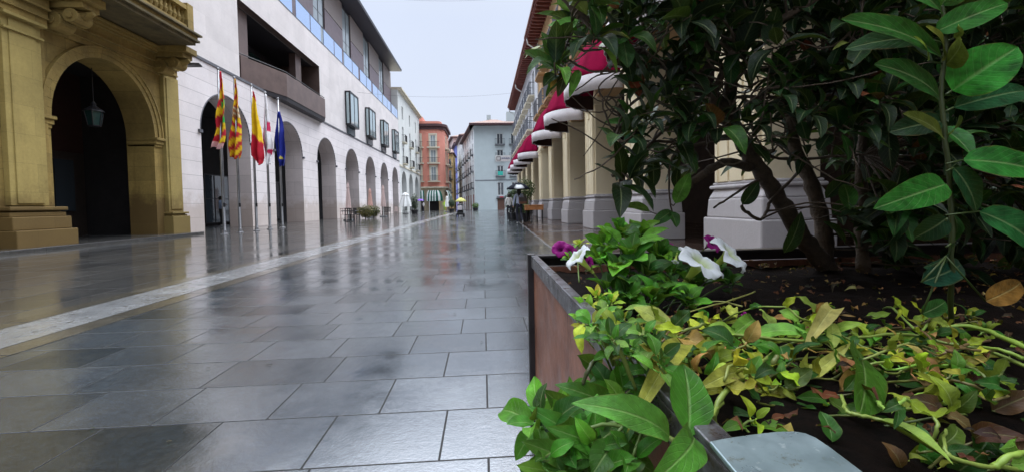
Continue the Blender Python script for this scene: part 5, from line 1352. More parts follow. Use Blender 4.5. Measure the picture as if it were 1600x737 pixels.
# ---- straggling petunia: long bare stems with olive and dried leaves across the bed
pc = plant('straggling_petunia', 'straggling petunia with long bare stems and olive, curled and dried leaves', 'flower', Q(1120, 660, .0))
lf, st = MB(), MB(); SG = (.18, .24, .04); SGB = (.24, .36, .05)
for pts, r0, r1, c in (([(910, 600, .05), (922, 572, .07), (939, 555, .07), (977, 541, .06), (1056, 530, .05), (1093, 509, .05), (1160, 495, .04)], .0026, .0020, (.06, .07, .025)),
                       ([(1056, 530, .05), (1120, 521, .06), (1210, 528, .06), (1300, 535, .055)], .0032, .002, SG),
                       ([(1160, 478, .05), (1120, 470, .05), (1075, 478, .04)], .002, .0012, (.26, .26, .07)), ([(1180, 455, .05), (1130, 472, .06), (1050, 494, .06)], .002, .0012, (.28, .28, .07)),
                       ([(1700, 575, .07), (1600, 541, .075), (1537, 514, .075), (1484, 509, .07), (1440, 530, .05), (1400, 560, .02)], .0042, .0022, SGB),
                       ([(1640, 590, .05), (1547, 549, .055), (1479, 535, .055), (1411, 521, .06), (1344, 526, .055), (1260, 530, .05), (1210, 545, .03)], .0030, .0018, SG),
                       ([(1680, 640, .04), (1557, 608, .04), (1470, 581, .045), (1421, 566, .05), (1358, 545, .05), (1310, 520, .06)], .0026, .0016, SG),
                       ([(1600, 560, .06), (1560, 545, .065), (1510, 540, .05)], .003, .002, SGB),
                       ([(1168, 584, .07), (1131, 613, .07), (1116, 655, .05), (1128, 672, .03)], .0030, .0026, SG), ([(1131, 613, .07), (1120, 640, .06), (1075, 678, .07)], .0026, .0018, SG),
                       ([(1168, 584, .07), (1195, 560, .06), (1230, 545, .05), (1340, 548, .04)], .0026, .0018, SG),
                       ([(1315, 617, .06), (1322, 640, .06), (1340, 648, .06), (1375, 655, .06), (1431, 684, .06), (1490, 716, .055), (1560, 730, .05), (1650, 740, .04)], .0018, .0022, SG),
                       ([(1416, 639, .05), (1445, 640, .06), (1463, 655, .06), (1462, 678, .05), (1440, 700, .03)], .0017, .0018, SG),
                       ([(1484, 714, .055), (1474, 690, .06), (1478, 670, .06)], .0018, .0012, SG), ([(1552, 729, .05), (1580, 712, .06), (1620, 705, .06)], .003, .002, SGB),
                       ([(960, 610, .05), (1010, 640, .06), (1045, 660, .05), (1090, 680, .04)], .0026, .0020, SG), ([(1000, 640, .05), (1047, 684, .06), (1073, 690, .05)], .0026, .002, SG),
                       ([(1210, 600, .01), (1208, 570, .05), (1215, 556, .06)], .004, .0034, (.14, .16, .04)),
                       ([(1040, 560, .04), (1025, 545, .06), (1030, 515, .05), (1045, 505, .04)], .0016, .001, (.3, .28, .1)), ([(1330, 585, .04), (1370, 566, .06), (1440, 575, .05), (1500, 600, .03)], .002, .0014, SG)):
    stem(st, [Q(*p) for p in pts], r0, r1, c, wob=.0009)
for (bx_, by_, bh), (tx_, ty_, th_), w_, col, fo, cu, wv, up in (
    ((1057, 529, .05), (991, 474, .09), 34, (.30, .34, .06), .25, .12, .08, (-.2, -.7, .8)), ((1030, 492, .07), (965, 482, .06), 20, (.22, .34, .05), .3, .1, .08, (0, -.5, 1)),
    ((1060, 531, .05), (1120, 556, .05), 34, TAN, .4, .2, .22, (0, -.8, .6)), ((1068, 548, .06), (998, 628, .08), 38, (.26, .25, .03), .3, .15, .1, (-.4, -.8, .5)), ((1000, 540, .06), (1030, 585, .05), 26, (.22, .22, .03), .3, .15, .12, (-.2, -.9, .4)),
    ((1076, 681, .07), (1071, 566, .11), 74, (.035, .14, .012), .22, .05, .03, (0, -1, .25)), ((1074, 678, .07), (1032, 752, .10), 58, (.05, .19, .02), .25, .12, .04, (.3, -.8, .7)), ((1047, 683, .06), (908, 622, .10), 56, (.075, .25, .03), .35, .15, .06, (-.1, -.7, .8)),
    ((1160, 581, .07), (1096, 602, .08), 30, (.28, .30, .05), .3, .1, .12, (0, -.7, .8)), ((1166, 584, .07), (1190, 556, .09), 26, (.10, .28, .04), .2, .1, .05, (.2, -.9, .5)), ((1180, 522, .05), (1262, 515, .07), 30, (.15, .34, .04), .25, .08, .05, (0, -.6, .9)),
    ((1150, 520, .06), (1100, 512, .07), 26, (.20, .36, .05), .25, .1, .06, (0, -.6, .9)), ((1215, 548, .05), (1190, 580, .05), 26, (.06, .2, .02), .2, .1, .04, (.1, -.9, .4)), ((1205, 520, .05), (1190, 480, .08), 24, (.26, .36, .06), .25, .1, .1, (.2, -.9, .4)),
    ((1336, 540, .075), (1352, 648, .045), 82, (.045, .145, .012), .2, .05, .04, (0, -1, .3)), ((1330, 535, .07), (1236, 584, .06), 24, (.42, .40, .08), .5, -.25, .15, (0, -.6, .9)), ((1256, 545, .05), (1305, 484, .08), 26, (.40, .33, .10), .5, .3, .2, (-.5, -.7, .5)),
    ((1296, 520, .06), (1346, 502, .085), 15, (.30, .42, .06), .4, .2, .1, (0, -.8, .7)), ((1300, 545, .05), (1300, 500, .08), 20, (.36, .40, .08), .5, .1, .1, (-.5, -.8, .2)), ((1372, 655, .06), (1490, 716, .06), 26, (.20, .32, .045), .5, .1, .05, (.1, -.6, .9)),
    ((1480, 509, .07), (1455, 498, .08), 18, (.3, .4, .06), .3, .1, .1, (0, -.8, .6)), ((1150, 497, .05), (1126, 478, .06), 20, (.40, .40, .06), .4, .2, .2, (0, -.9, .5)), ((1240, 610, .02), (1258, 560, .05), 12, OLV, .4, .2, .1, (0, -.9, .4)),
    ((1510, 545, .05), (1562, 600, .03), 40, (.03, .10, .012), .2, .1, .04, (0, -.9, .5)), ((1440, 545, .05), (1500, 590, .03), 34, (.03, .10, .012), .2, .1, .04, (0, -.8, .6)), ((1120, 545, .04), (1150, 575, .03), 24, (.30, .16, .04), .5, .3, .2, (0, -.8, .7)),
    ((1562, 700, .05), (1592, 690, .07), 30, (.16, .34, .04), .25, .1, .05, (0, -.9, .5)), ((1580, 725, .05), (1640, 715, .06), 30, (.20, .40, .05), .25, .1, .05, (0, -.9, .5)), ((1300, 690, .03), (1284, 640, .05), 34, (.03, .11, .015), .3, .1, .05, (0, -.9, .5)),
    ((1415, 640, .05), (1390, 610, .06), 24, OLV, .4, .2, .1, (0, -.8, .6)), ((1180, 500, .05), (1130, 535, .05), 28, (.14, .28, .035), .3, .1, .08, (0, -.7, .8)), ((1250, 505, .05), (1218, 484, .07), 26, (.2, .36, .05), .3, .12, .1, (.2, -.8, .6))):
    B, T = Q(bx_, by_, bh), Q(tx_, ty_, th_); w3 = w_ / FPX * (B.y + T.y) / 2
    leaf(lf, B, T, up, w3, fo, cu, wv, vary(col, .08), 12, 6)
for _ in range(26):
    t = rnd.random() * .45; px, py = 925 + 165 * t + rnd.uniform(-15, 50), 492 + 180 * t + rnd.uniform(-22, 14)
    c = P(px, py, (HCAM - ZR - rnd.uniform(.015, .06)) * FPX / (py - 317)); rosette(lf, st, c, V((rnd.uniform(-.6, .4), -.5, 1)), rnd.randint(4, 5), rnd.uniform(.018, .028), [MID, OLV, DRK, MID, (.12, .26, .03), DRK], .55, .85)
    stem(st, [c + V((.03, .02, -.06)), c + V((.012, .006, -.02)), c], .0018, .0012, (.16, .2, .04))
for _ in range(75):
    px, py = rnd.uniform(1120, 1660), rnd.uniform(585, 745)
    if px < 1390 and py > 650 - (px - 1120) * .0: continue
    B = Q(px, py, rnd.uniform(.0, .045)); d = V((rnd.uniform(-1, 1), rnd.uniform(-.8, .2), rnd.uniform(-.1, .7))).normalized(); L = rnd.uniform(.022, .046)
    leaf(lf, B, B + d * L, (rnd.uniform(-.5, .5), -.7, .8), L * rnd.uniform(.4, .65), rnd.uniform(.2, .5), rnd.uniform(-.1, .3), .1, vary(rnd.choice([DRK, DRK, (.03, .11, .01), (.06, .09, .012), (.09, .035, .012), OLV, (.05, .022, .01)])), 8, 4)
    stem(st, [B + V((rnd.uniform(-.06, .06), rnd.uniform(0, .05), -.02)), B + V((rnd.uniform(-.02, .02), 0, -.004)), B], .0014, .001, vary((.09, .11, .02)), wob=.001)
for _ in range(30):
    x0 = rnd.uniform(1010, 1620); y0 = rnd.uniform(488, 640); dx = rnd.choice([-1, 1]) * rnd.uniform(60, 190); hh = rnd.uniform(.03, .085)
    pts = [(max(985 + 6 * k, x0 + dx * k / 4 + rnd.uniform(-8, 8)), y0 + rnd.uniform(-14, 14) + k * rnd.uniform(-5, 5), .01 + hh * math.sin(PI * (k + .4) / 5)) for k in range(5)]
    cc = vary(rnd.choice([SG, SGB, (.12, .15, .03), (.16, .10, .04), (.22, .26, .06)]), .2)
    pp = [Q(*q) for q in pts]; stem(st, pp, rnd.uniform(.0016, .0028), .0011, cc, wob=.0012)
    for q in pp[1:]:
        d = V((rnd.uniform(-1, 1), rnd.uniform(-.7, .2), rnd.uniform(.0, .8))).normalized(); L = rnd.uniform(.018, .04)
        leaf(lf, q, q + d * L, (rnd.uniform(-.6, .6), -.6, .8), L * rnd.uniform(.35, .62), rnd.uniform(.2, .6), rnd.uniform(-.3, .35), .18, vary(rnd.choice([OLV, OLV, YEL, MID, DRK, (.24, .32, .03)])), 9, 4)
for _ in range(52):
    px = rnd.uniform(1000, 1660); py = 555 + rnd.gauss(0, 34) - (px - 1000) * .015
    if py < 478: continue
    c = Q(px, py, rnd.uniform(.02, .075)); rosette(lf, st, c, V((rnd.uniform(-.7, .7), rnd.uniform(-.9, .1), 1)), rnd.randint(3, 5), rnd.uniform(.026, .046), [OLV, YEL, (.26, .36, .03), (.10, .24, .02), MID, DRK, DRK, TAN], rnd.uniform(.4, .62), .95, .25, .25)
    stem(st, [c + V((rnd.uniform(-.05, .05), rnd.uniform(-.02, .05), -.03)), c + V((rnd.uniform(-.02, .02), 0, -.008)), c], .0018, .0012, vary((.17, .21, .035)), wob=.001)
for _ in range(60):
    px, py = rnd.uniform(1130, 1640), rnd.uniform(600, 740); c = Q(px, py, rnd.uniform(.0, .03))
    if px < 1390 and py > 650: continue
    rosette(lf, st, c, V((rnd.uniform(-.7, .7), rnd.uniform(-.9, .1), 1)), rnd.randint(2, 4), rnd.uniform(.014, .028), [DRK, DRK, (.02, .07, .01), OLV, (.10, .05, .015)], rnd.uniform(.4, .62), .95, .25, .3)
for _ in range(55):
    px, py = rnd.uniform(1010, 1640), rnd.uniform(488, 615); h = rnd.uniform(.01, .05); B = Q(px, py, h); d = V((rnd.uniform(-1, 1), rnd.uniform(-.7, .4), rnd.uniform(-.1, .6))).normalized()
    L = rnd.uniform(.024, .05); leaf(lf, B, B + d * L, (rnd.uniform(-.4, .4), -.6, .8), L * rnd.uniform(.35, .6), .4, rnd.uniform(-.2, .35), .15, vary(rnd.choice([YEL, OLV, OLV, TAN, MID, (.2, .3, .04)])), 7, 4)
lf.build('foliage', M['leaf_pet'], pc, smooth=True); st.build('stems', M['stem'], pc, smooth=True)
flower(pc, Q(1163, 493, .05), (.3, -.8, .2), .013, M['mpetal'], 'small folded magenta flower among olive leaves', 1.0, .6, .2, 14)
flower(pc, Q(1505, 644, .02), (-.2, -.9, .3), .007, M['mpetal'], 'tiny fallen violet petal cup', .8, .7, .2, 15)

# ---- dense green petunia spilling over the near rim
pd = plant('trailing_petunia', 'dense dark green petunia spilling over the street side rim at the bottom', 'flower', Q(1010, 660, .0))
lf, st = MB(), MB()
for _ in range(34):
    px = rnd.uniform(835, 1010); lo = 600 if px > 880 else 640 - (px - 835) * .6
    py = rnd.uniform(lo + 12, 790); Y = rnd.uniform(.40, .56)
    c = P(px, py, Y); rosette(lf, st, c, V((rnd.uniform(-.8, .2), rnd.uniform(-.8, -.1), .8)), rnd.randint(4, 6), rnd.uniform(.036, .052), [MID, DRK, MID, DRK, (.055, .19, .012), (.09, .27, .02)], .55, .85)
    stem(st, [Q(1030, 690, .02), P((px + 1030) / 2, min(py, 670) - 8, Y + .02), c], .0026, .0014, (.10, .16, .03))
for (bx_, by_), (tx_, ty_), Yb, w_, col in (((955, 640), (880, 600), .50, 40, (.05, .19, .02)), ((900, 655), (852, 610), .50, 34, (.04, .15, .02)), ((905, 690), (838, 640), .46, 40, (.07, .24, .03)), ((890, 720), (822, 690), .44, 36, (.09, .27, .03)), ((930, 700), (868, 668), .44, 38, (.06, .2, .02)), ((960, 690), (925, 740), .42, 46, (.04, .14, .014)), ((860, 740), (815, 726), .44, 30, (.16, .34, .04)), ((900, 600), (925, 640), .52, 40, (.03, .11, .012)), ((1000, 700), (960, 750), .42, 44, (.035, .13, .014)), ((940, 585), (905, 555), .56, 34, (.03, .12, .015)), ((965, 650), (945, 690), .45, 40, (.05, .18, .02)), ((885, 640), (915, 690), .46, 44, (.05, .17, .02)), ((850, 690), (880, 740), .44, 40, (.06, .2, .02))):
    B, T = P(bx_, by_, Yb), P(tx_, ty_, Yb - .03); leaf(lf, B, T, (-.3, -.8, .7), w_ / FPX * Yb, rnd.uniform(.2, .4), rnd.uniform(.05, .2), .07, sc3(vary(col, .1), .72), 11, 6)
lf.build('foliage', M['leaf_pet'], pd, smooth=True); st.build('stems', M['stem'], pd, smooth=True)

# ---- dead leaves and bark chips on the soil
b = MB()
for _ in range(1700):
    x, y = rnd.uniform(PX0 + .07, PX1 - .06), PY0 + .06 + (PY1 - PY0 - .12) * rnd.random() ** 1.3
    L = rnd.uniform(.006, .024); B = V((x, y, ZSOIL + .018 + .022 * mnoise.noise(V((x * 5, y * 5, 0))) + rnd.uniform(0, .012))); a = rnd.uniform(0, 6.28)
    leaf(b, B, B + V((math.cos(a), math.sin(a), rnd.uniform(-.25, .35))) * L, (rnd.uniform(-.5, .5), rnd.uniform(-.8, .3), 1), L * rnd.uniform(.3, .65), rnd.uniform(.2, .8), rnd.uniform(-.2, .4), .2, vary(rnd.choice([(.06, .018, .006), (.03, .012, .005), (.09, .04, .012), (.015, .008, .004), (.22, .12, .035), (.07, .018, .006)]), .3), 4, 2)
tag(b.build('dead_leaves', leafmat('dry dead leaf', .7, .1, .2), smooth=True), 'brown dead leaves and chips scattered over the planter soil', 'leaves', kind='stuff')
b = MB()
for _ in range(26):
    t = rnd.random() * .45; px, py = 925 + 165 * t + rnd.uniform(-15, 50), 492 + 180 * t + rnd.uniform(-22, 14)
    c = P(px, py, (HCAM - ZR - rnd.uniform(.015, .06)) * FPX / (py - 317)); rosette(lf, st, c, V((rnd.uniform(-.6, .4), -.5, 1)), rnd.randint(4, 5), rnd.uniform(.018, .028), [MID, OLV, DRK, MID, (.12, .26, .03), DRK], .55, .85)
    stem(st, [c + V((.03, .02, -.06)), c + V((.012, .006, -.02)), c], .0018, .0012, (.16, .2, .04))
for _ in range(75):
    px, py = rnd.uniform(1120, 1660), rnd.uniform(585, 745)
    if px < 1390 and py > 650 - (px - 1120) * .0: continue
    B = Q(px, py, rnd.uniform(.0, .045)); d = V((rnd.uniform(-1, 1), rnd.uniform(-.8, .2), rnd.uniform(-.1, .7))).normalized(); L = rnd.uniform(.022, .046)
    leaf(lf, B, B + d * L, (rnd.uniform(-.5, .5), -.7, .8), L * rnd.uniform(.4, .65), rnd.uniform(.2, .5), rnd.uniform(-.1, .3), .1, vary(rnd.choice([DRK, DRK, (.03, .11, .01), (.06, .09, .012), (.09, .035, .012), OLV, (.05, .022, .01)])), 8, 4)
    stem(st, [B + V((rnd.uniform(-.06, .06), rnd.uniform(0, .05), -.02)), B + V((rnd.uniform(-.02, .02), 0, -.004)), B], .0014, .001, vary((.09, .11, .02)), wob=.001)
for _ in range(30):
    x0 = rnd.uniform(1010, 1620); y0 = rnd.uniform(488, 640); dx = rnd.choice([-1, 1]) * rnd.uniform(60, 190); hh = rnd.uniform(.03, .085)
    pts = [(max(985 + 6 * k, x0 + dx * k / 4 + rnd.uniform(-8, 8)), y0 + rnd.uniform(-14, 14) + k * rnd.uniform(-5, 5), .01 + hh * math.sin(PI * (k + .4) / 5)) for k in range(5)]
    cc = vary(rnd.choice([SG, SGB, (.12, .15, .03), (.16, .10, .04), (.22, .26, .06)]), .2)
    pp = [Q(*q) for q in pts]; stem(st, pp, rnd.uniform(.0016, .0028), .0011, cc, wob=.0012)
    for q in pp[1:]:
        d = V((rnd.uniform(-1, 1), rnd.uniform(-.7, .2), rnd.uniform(.0, .8))).normalized(); L = rnd.uniform(.018, .04)
        leaf(lf, q, q + d * L, (rnd.uniform(-.6, .6), -.6, .8), L * rnd.uniform(.35, .62), rnd.uniform(.2, .6), rnd.uniform(-.3, .35), .18, vary(rnd.choice([OLV, OLV, YEL, MID, DRK, (.24, .32, .03)])), 9, 4)
for _ in range(52):
    px = rnd.uniform(1000, 1660); py = 555 + rnd.gauss(0, 34) - (px - 1000) * .015
    if py < 478: continue
    c = Q(px, py, rnd.uniform(.02, .075)); rosette(lf, st, c, V((rnd.uniform(-.7, .7), rnd.uniform(-.9, .1), 1)), rnd.randint(3, 5), rnd.uniform(.026, .046), [OLV, YEL, (.26, .36, .03), (.10, .24, .02), MID, DRK, DRK, TAN], rnd.uniform(.4, .62), .95, .25, .25)
    stem(st, [c + V((rnd.uniform(-.05, .05), rnd.uniform(-.02, .05), -.03)), c + V((rnd.uniform(-.02, .02), 0, -.008)), c], .0018, .0012, vary((.17, .21, .035)), wob=.001)
for _ in range(60):
    px, py = rnd.uniform(1130, 1640), rnd.uniform(600, 740); c = Q(px, py, rnd.uniform(.0, .03))
    if px < 1390 and py > 650: continue
    rosette(lf, st, c, V((rnd.uniform(-.7, .7), rnd.uniform(-.9, .1), 1)), rnd.randint(2, 4), rnd.uniform(.014, .028), [DRK, DRK, (.02, .07, .01), OLV, (.10, .05, .015)], rnd.uniform(.4, .62), .95, .25, .3)
for _ in range(55):
    y = rnd.uniform(1.5, 14); x = rnd.uniform(-.75, .0) * y if rnd.random() < .7 else rnd.uniform(-8, 1); L = rnd.uniform(.012, .03); a = rnd.uniform(-.4, .4)
    if x < -9 or x > EX(y) - .1: continue
    B = V((x, y, .005)); leaf(b, B, B + V((math.cos(a), math.sin(a), .05)) * L, (0, 0, 1), L * .4, .3, .1, .1, vary(rnd.choice([(.02, .014, .01), (.05, .03, .012), (.012, .01, .009)])), 4, 2)
tag(b.build('fallen_leaves', M['leaf_far']), 'tiny dark fallen leaves scattered over the wet paving', 'leaves', kind='stuff')

# ================================================================== big dark shrub in the planter
BK = mat('shrub bark', (.082, .055, .035), .75, .35, 40, .7, 110)
shb = thing('dark_shrub', 'large dark evergreen shrub with bent bare trunks in the planter', 'shrub', P(1290, 418, 1.42))
def T(pts): return [P(*p) for p in pts]
trunks = [([(1296, 425, 1.42), (1268, 388, 1.40), (1238, 345, 1.37), (1205, 292, 1.34), (1172, 245, 1.31), (1152, 205, 1.29), (1140, 175, 1.27), (1143, 125, 1.25), (1150, 60, 1.22), (1160, -40, 1.2)], .032, .014),
          ([(1292, 425, 1.46), (1284, 345, 1.48), (1265, 280, 1.5), (1240, 225, 1.52), (1232, 150, 1.52), (1236, 60, 1.5), (1250, -60, 1.5)], .030, .014),
          ([(1350, 425, 1.30), (1345, 330, 1.32), (1350, 200, 1.34), (1362, 80, 1.34), (1380, -60, 1.34)], .020, .012)]
brs = [([(1140, 178, 1.27), (1100, 135, 1.25), (1060, 110, 1.22), (1010, 88, 1.2), (960, 64, 1.17), (905, 22, 1.13), (872, -20, 1.1)], .019, .010),
       ([(1150, 205, 1.29), (1115, 170, 1.2), (1135, 100, 1.12), (1170, 60, 1.08), (1230, 26, 1.05), (1290, -12, 1.02)], .010, .009),
       ([(1172, 262, 1.31), (1135, 254, 1.26), (1105, 268, 1.23), (1084, 283, 1.21), (1070, 297, 1.20)], .015, .010),
       ([(1150, 152, 1.15), (1200, 153, 1.13), (1245, 150, 1.12), (1285, 145, 1.11), (1318, 139, 1.1)], .0045, .003),
       ([(1095, 192, 1.16), (1140, 200, 1.15), (1185, 198, 1.14), (1225, 182, 1.13), (1258, 168, 1.12), (1280, 145, 1.12)], .0045, .003),
       ([(995, 220, 1.2), (1040, 222, 1.2), (1085, 227, 1.22), (1120, 216, 1.25), (1152, 210, 1.29)], .004, .006),
       ([(956, 274, 1.15), (975, 268, 1.15), (992, 255, 1.16), (1003, 240, 1.17), (1030, 210, 1.2), (1075, 180, 1.23)], .006, .005),
       ([(1158, 322, 1.28), (1165, 330, 1.27), (1188, 343, 1.27), (1200, 325, 1.28), (1206, 312, 1.29), (1245, 272, 1.33), (1262, 250, 1.4)], .0055, .005),
       ([(1095, 160, 1.2), (1120, 140, 1.17), (1170, 110, 1.15), (1190, 95, 1.15)], .004, .003), ([(1115, 325, 1.26), (1135, 312, 1.27), (1165, 292, 1.28), (1195, 278, 1.33)], .003, .005),
       ([(1262, 60, 1.2), (1290, 45, 1.15), (1320, 32, 1.1), (1345, 28, 1.0)], .005, .004), ([(1170, 225, 1.31), (1190, 240, 1.3), (1240, 250, 1.3), (1300, 245, 1.25), (1350, 243, 1.2)], .006, .004),
       ([(1060, 112, 1.22), (1020, 140, 1.22), (985, 165, 1.2), (965, 195, 1.17), (960, 215, 1.15)], .005, .003), ([(1030, 95, 1.21), (1010, 60, 1.2), (1000, 20, 1.2)], .006, .004), ([(905, 22, 1.13), (890, 60, 1.1), (876, 95, 1.08), (868, 120, 1.07)], .004, .002),
       ([(1143, 125, 1.25), (1100, 60, 1.25), (1080, -10, 1.25)], .010, .006), ([(1236, 60, 1.5), (1290, 90, 1.4), (1330, 80, 1.3)], .008, .005), ([(1350, 200, 1.34), (1420, 160, 1.3), (1480, 100, 1.3), (1560, 60, 1.3)], .010, .005),
       ([(1347, 300, 1.33), (1400, 270, 1.3), (1470, 250, 1.3), (1560, 240, 1.3), (1640, 200, 1.3)], .010, .005), ([(1380, 60, 1.34), (1440, 20, 1.3), (1520, -20, 1.3)], .009, .005), ([(1140, 178, 1.27), (1080, 205, 1.25), (1050, 250, 1.22), (1045, 295, 1.2), (1050, 335, 1.18)], .005, .002)]
tb_ = MB()
for pts, r0, r1 in trunks: stem(tb_, T(pts), r0, r1, (1, 1, 1), n=12, wob=.003)
tb_.build('trunk', BK, shb, smooth=True)
tb_ = MB()
for pts, r0, r1 in brs: stem(tb_, T(pts), r0, r1, (1, 1, 1), n=8, wob=.0016)
skel = [p for pts, _, _ in trunks + brs for p in smooth(T(pts), 4)]
lf = MB()
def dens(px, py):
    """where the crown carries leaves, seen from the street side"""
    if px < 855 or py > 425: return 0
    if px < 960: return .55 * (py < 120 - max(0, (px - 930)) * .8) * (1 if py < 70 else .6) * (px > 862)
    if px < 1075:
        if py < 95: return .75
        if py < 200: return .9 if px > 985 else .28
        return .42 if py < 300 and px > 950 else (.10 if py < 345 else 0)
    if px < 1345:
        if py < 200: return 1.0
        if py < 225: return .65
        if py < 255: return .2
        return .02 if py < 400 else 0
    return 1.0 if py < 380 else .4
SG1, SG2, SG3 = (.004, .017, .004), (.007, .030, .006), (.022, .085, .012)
for _ in range(70):
    px, py, Y = rnd.uniform(930, 1360), rnd.uniform(60, 260), rnd.uniform(1.0, 1.25)
    a = P(px, py, Y); L = rnd.uniform(.08, .26); dr = V((rnd.uniform(-1, 1), rnd.uniform(-.4, .2), rnd.uniform(-.35, .55))).normalized()
    near = min(skel, key=lambda q: (q - a).length_squared)
    stem(tb_, [near, near.lerp(a, .5) + V((0, 0, -.02)), a, a + dr * L * .5 + V((0, 0, rnd.uniform(-.02, .02))), a + dr * L], rnd.uniform(.0028, .0042), .0014, (1, 1, 1), n=5, wob=.002)
ncl = 0; tries = 0
while ncl < 680 and tries < 60000:
    tries += 1
    px, py, Y = rnd.uniform(850, 1780), rnd.uniform(-160, 425), rnd.uniform(.95, 1.56)
    if rnd.random() > dens(px, py): continue
    c = P(px, py, Y)
    if c.x > PX1 + .3: continue
    near = min(skel, key=lambda q: (q - c).length_squared)
    if (near - c).length > .42: continue
    ncl += 1
    mid = near.lerp(c, .5) + V((rnd.uniform(-.03, .03), rnd.uniform(-.03, .03), rnd.uniform(-.02, .03)))
    stem(tb_, [near, mid, c], .0035, .0016, (1, 1, 1), n=5)
    d = (c - near).normalized() if (c - near).length > .02 else V((0, -.3, 1)); d = (d + V((rnd.uniform(-.4, .4), rnd.uniform(-.6, .1), .35))).normalized()
    a = d.orthogonal().normalized(); bb = d.cross(a); ph = rnd.uniform(0, 6.3)
    nl = rnd.randint(5, 8); L0 = rnd.uniform(.075, .125)
    for k in range(nl):
        th = ph + 2.4 * k; base = c - d * .05 * (1 - k / nl) * rnd.uniform(.7, 1.5)
        dd = ((a * math.cos(th) + bb * math.sin(th)) * rnd.uniform(.6, 1.1) + d * rnd.uniform(.2, .8)).normalized(); L = L0 * rnd.uniform(.65, 1.1)
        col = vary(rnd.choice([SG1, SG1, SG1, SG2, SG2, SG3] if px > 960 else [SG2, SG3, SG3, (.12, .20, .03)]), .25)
        if rnd.random() < .02: col = vary((.18, .05, .02))
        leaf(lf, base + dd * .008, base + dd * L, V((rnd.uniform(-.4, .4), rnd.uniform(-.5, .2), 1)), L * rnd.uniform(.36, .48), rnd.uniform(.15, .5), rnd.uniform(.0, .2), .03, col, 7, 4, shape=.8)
HL = [((1015, 330), (972, 320), 1.12, 17, (.13, .26, .04)), ((1055, 318), (1078, 270), 1.16, 24, (.10, .24, .03)), ((1050, 330), (1018, 352), 1.14, 20, (.03, .10, .02)), ((1048, 330), (1058, 355), 1.14, 20, (.03, .10, .02)), ((985, 195), (945, 190), 1.14, 16, (.05, .18, .03)),
      ((1000, 215), (975, 222), 1.13, 26, (.03, .12, .05)), ((985, 240), (955, 238), 1.14, 12, (.05, .16, .03)), ((980, 180), (965, 155), 1.14, 18, (.04, .14, .03)), ((990, 188), (982, 165), 1.14, 14, (.05, .16, .03)), ((985, 300), (960, 312), 1.14, 14, (.03, .1, .02)), ((1160, 320), (1186, 284), 1.24, 22, (.012, .045, .012)),
      ((1225, 395), (1255, 330), 1.3, 26, (.012, .04, .01)), ((1300, 335), (1340, 312), 1.25, 26, (.012, .04, .01)), ((1290, 310), (1330, 270), 1.3, 22, (.012, .04, .01)), ((985, 78), (945, 50), 1.12, 26, (.05, .2, .03)), ((960, 70), (1010, 40), 1.1, 24, (.06, .22, .03)), ((905, 60), (858, 35), 1.08, 30, (.09, .26, .03)), ((900, 30), (870, 65), 1.08, 28, (.08, .22, .03)),
      ((890, 95), (868, 75), 1.06, 14, (.14, .30, .03)), ((885, 110), (872, 150), 1.05, 20, (.03, .028, .012)), ((905, 110), (890, 150), 1.06, 16, (.10, .25, .03)), ((878, 118), (860, 135), 1.05, 14, (.28, .17, .03)), ((1320, 380), (1290, 345), 1.28, 24, (.012, .04, .01)), ((985, 125), (1000, 150), 1.12, 22, (.20, .03, .02)), ((1325, 68), (1303, 75), 1.0, 9, (.2, .26, .05)), ((1335, 108), (1312, 110), 1.0, 9, (.26, .32, .06))]
for (x0, y0), (x1, y1), Y, w_, col in HL:
    B, Tt = P(x0, y0, Y), P(x1, y1, Y - .02); leaf(lf, B, Tt, (rnd.uniform(-.2, .2), -.8, .6), w_ / FPX * Y, rnd.uniform(.2, .4), rnd.uniform(.04, .14), .03, vary(col, .08), 10, 6, shape=.8)
    near = min(skel, key=lambda q: (q - B).length_squared); stem(tb_, [near, near.lerp(B, .6) + V((0, 0, -.006)), B], .0022, .0013, (1, 1, 1), n=5)
tb_.build('branches', BK, shb, smooth=True)
lf.build('crown', M['leaf_shrub'], shb, smooth=True)

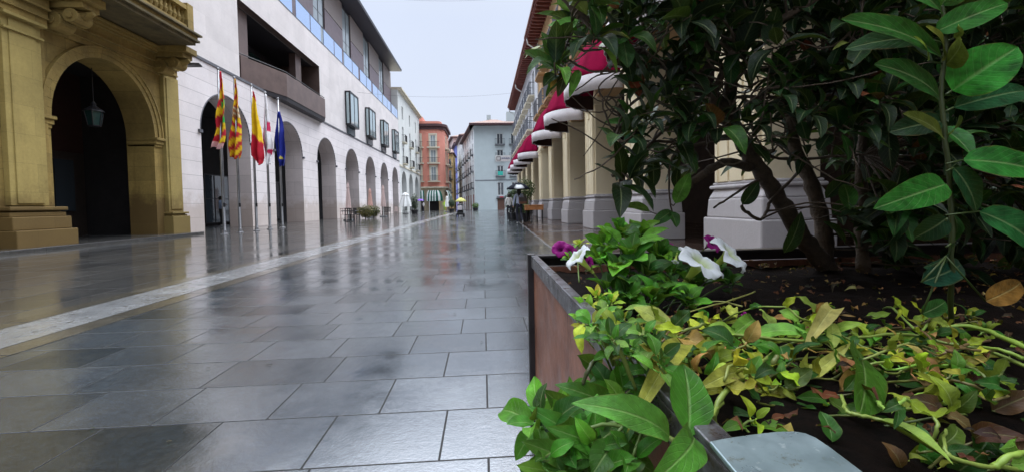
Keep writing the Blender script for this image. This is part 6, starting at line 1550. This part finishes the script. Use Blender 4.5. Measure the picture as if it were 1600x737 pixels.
# ---- broad leaved shoot close to the camera on the right
sh2 = thing('broad_leaved_shoot', 'upright shoot with large glossy oval leaves at the right edge of the planter', 'shrub', Q(1487, 560, 0))
lf, st = MB(), MB()
stem(st, [Q(1487, 560, -.01), P(1486, 480, .66), P(1487, 400, .64), P(1485, 300, .63), P(1478, 228, .62), P(1474, 182, .62), P(1470, 147, .62), P(1474, 105, .62), P(1478, 60, .62), P(1470, -10, .62)], .0042, .0026, (.045, .060, .016), wob=.0008)
for (x0, y0), (x1, y1), dz, w_, col, up in (((1487, 142), (1592, 72), -.05, 70, (.035, .23, .025), (-.5, -.8, .6)), ((1468, 152), (1374, 96), -.02, 54, (.018, .085, .014), (.3, -.8, .6)), ((1470, 88), (1322, 24), -.02, 50, (.02, .10, .014), (.2, -.6, .8)), ((1452, 62), (1325, 72), .03, 40, (.014, .06, .012), (.1, -.7, .7)),
    ((1477, 102), (1507, 62), -.05, 38, (.14, .19, .022), (-.4, -.9, .3)), ((1472, 95), (1455, 38), -.03, 26, (.15, .16, .02), (.4, -.9, .2)), ((1462, 50), (1578, 2), -.03, 40, (.03, .16, .02), (-.2, -.7, .8)), ((1490, 168), (1612, 138), .02, 42, (.015, .085, .03), (-.2, -.7, .8)), ((1474, 215), (1416, 176), -.03, 30, (.10, .13, .02), (.3, -.9, .4)), ((1480, 210), (1502, 182), -.03, 20, (.08, .13, .02), (-.3, -.9, .3)),
    ((1505, 250), (1640, 268), -.04, 52, (.03, .20, .025), (-.1, -.6, .9)), ((1478, 288), (1376, 322), -.04, 46, (.028, .16, .02), (.1, -.7, .8)), ((1490, 262), (1530, 330), .0, 44, (.012, .06, .02), (-.2, -.9, .3)), ((1530, 330), (1640, 398), -.03, 54, (.02, .13, .03), (-.2, -.6, .9)), ((1480, 340), (1430, 372), .02, 36, (.01, .045, .015), (.2, -.8, .6)), ((1486, 380), (1450, 420), .05, 30, (.01, .05, .02), (.2, -.8, .6)), ((1440, 440), (1510, 410), .05, 36, (.012, .07, .04), (0, -.8, .6)),
    ((1470, 20), (1390, -20), -.02, 44, (.03, .14, .02), (.2, -.7, .8)), ((1470, 10), (1500, -40), -.02, 44, (.03, .15, .02), (-.2, -.7, .8)), ((1540, 470), (1600, 440), .0, 34, (.30, .15, .03), (0, -.8, .6)), ((1450, 95), (1432, 55), -.04, 12, (.25, .33, .04), (.2, -.9, .3)), ((1490, 60), (1502, 38), -.04, 14, (.28, .38, .05), (.2, -.9, .3)), ((1475, 190), (1390, 205), .04, 40, (.010, .05, .012), (.1, -.8, .6)), ((1440, 490), (1480, 470), .0, 24, (.03, .12, .02), (0, -.6, .9))):
    B, Tt = P(x0, y0, .62), P(x1, y1, .62 + dz)
    leaf(lf, B, Tt, (up[0] * .6, -.95, .4), w_ / FPX * .62 * 1.12, rnd.uniform(.12, .25), rnd.uniform(.04, .10), .02, sc3(vary(col, .06), .75), 14, 8, shape=.80, tipp=.52)
    near = P(1478, min(max(y0 + 6, -5), 400), .62); st.tube([near, B], .0015, 5, col=(.05, .08, .016))
lf.build('foliage', M['leaf_shoot'], sh2, smooth=True); st.build('stems', M['stem'], sh2, smooth=True)
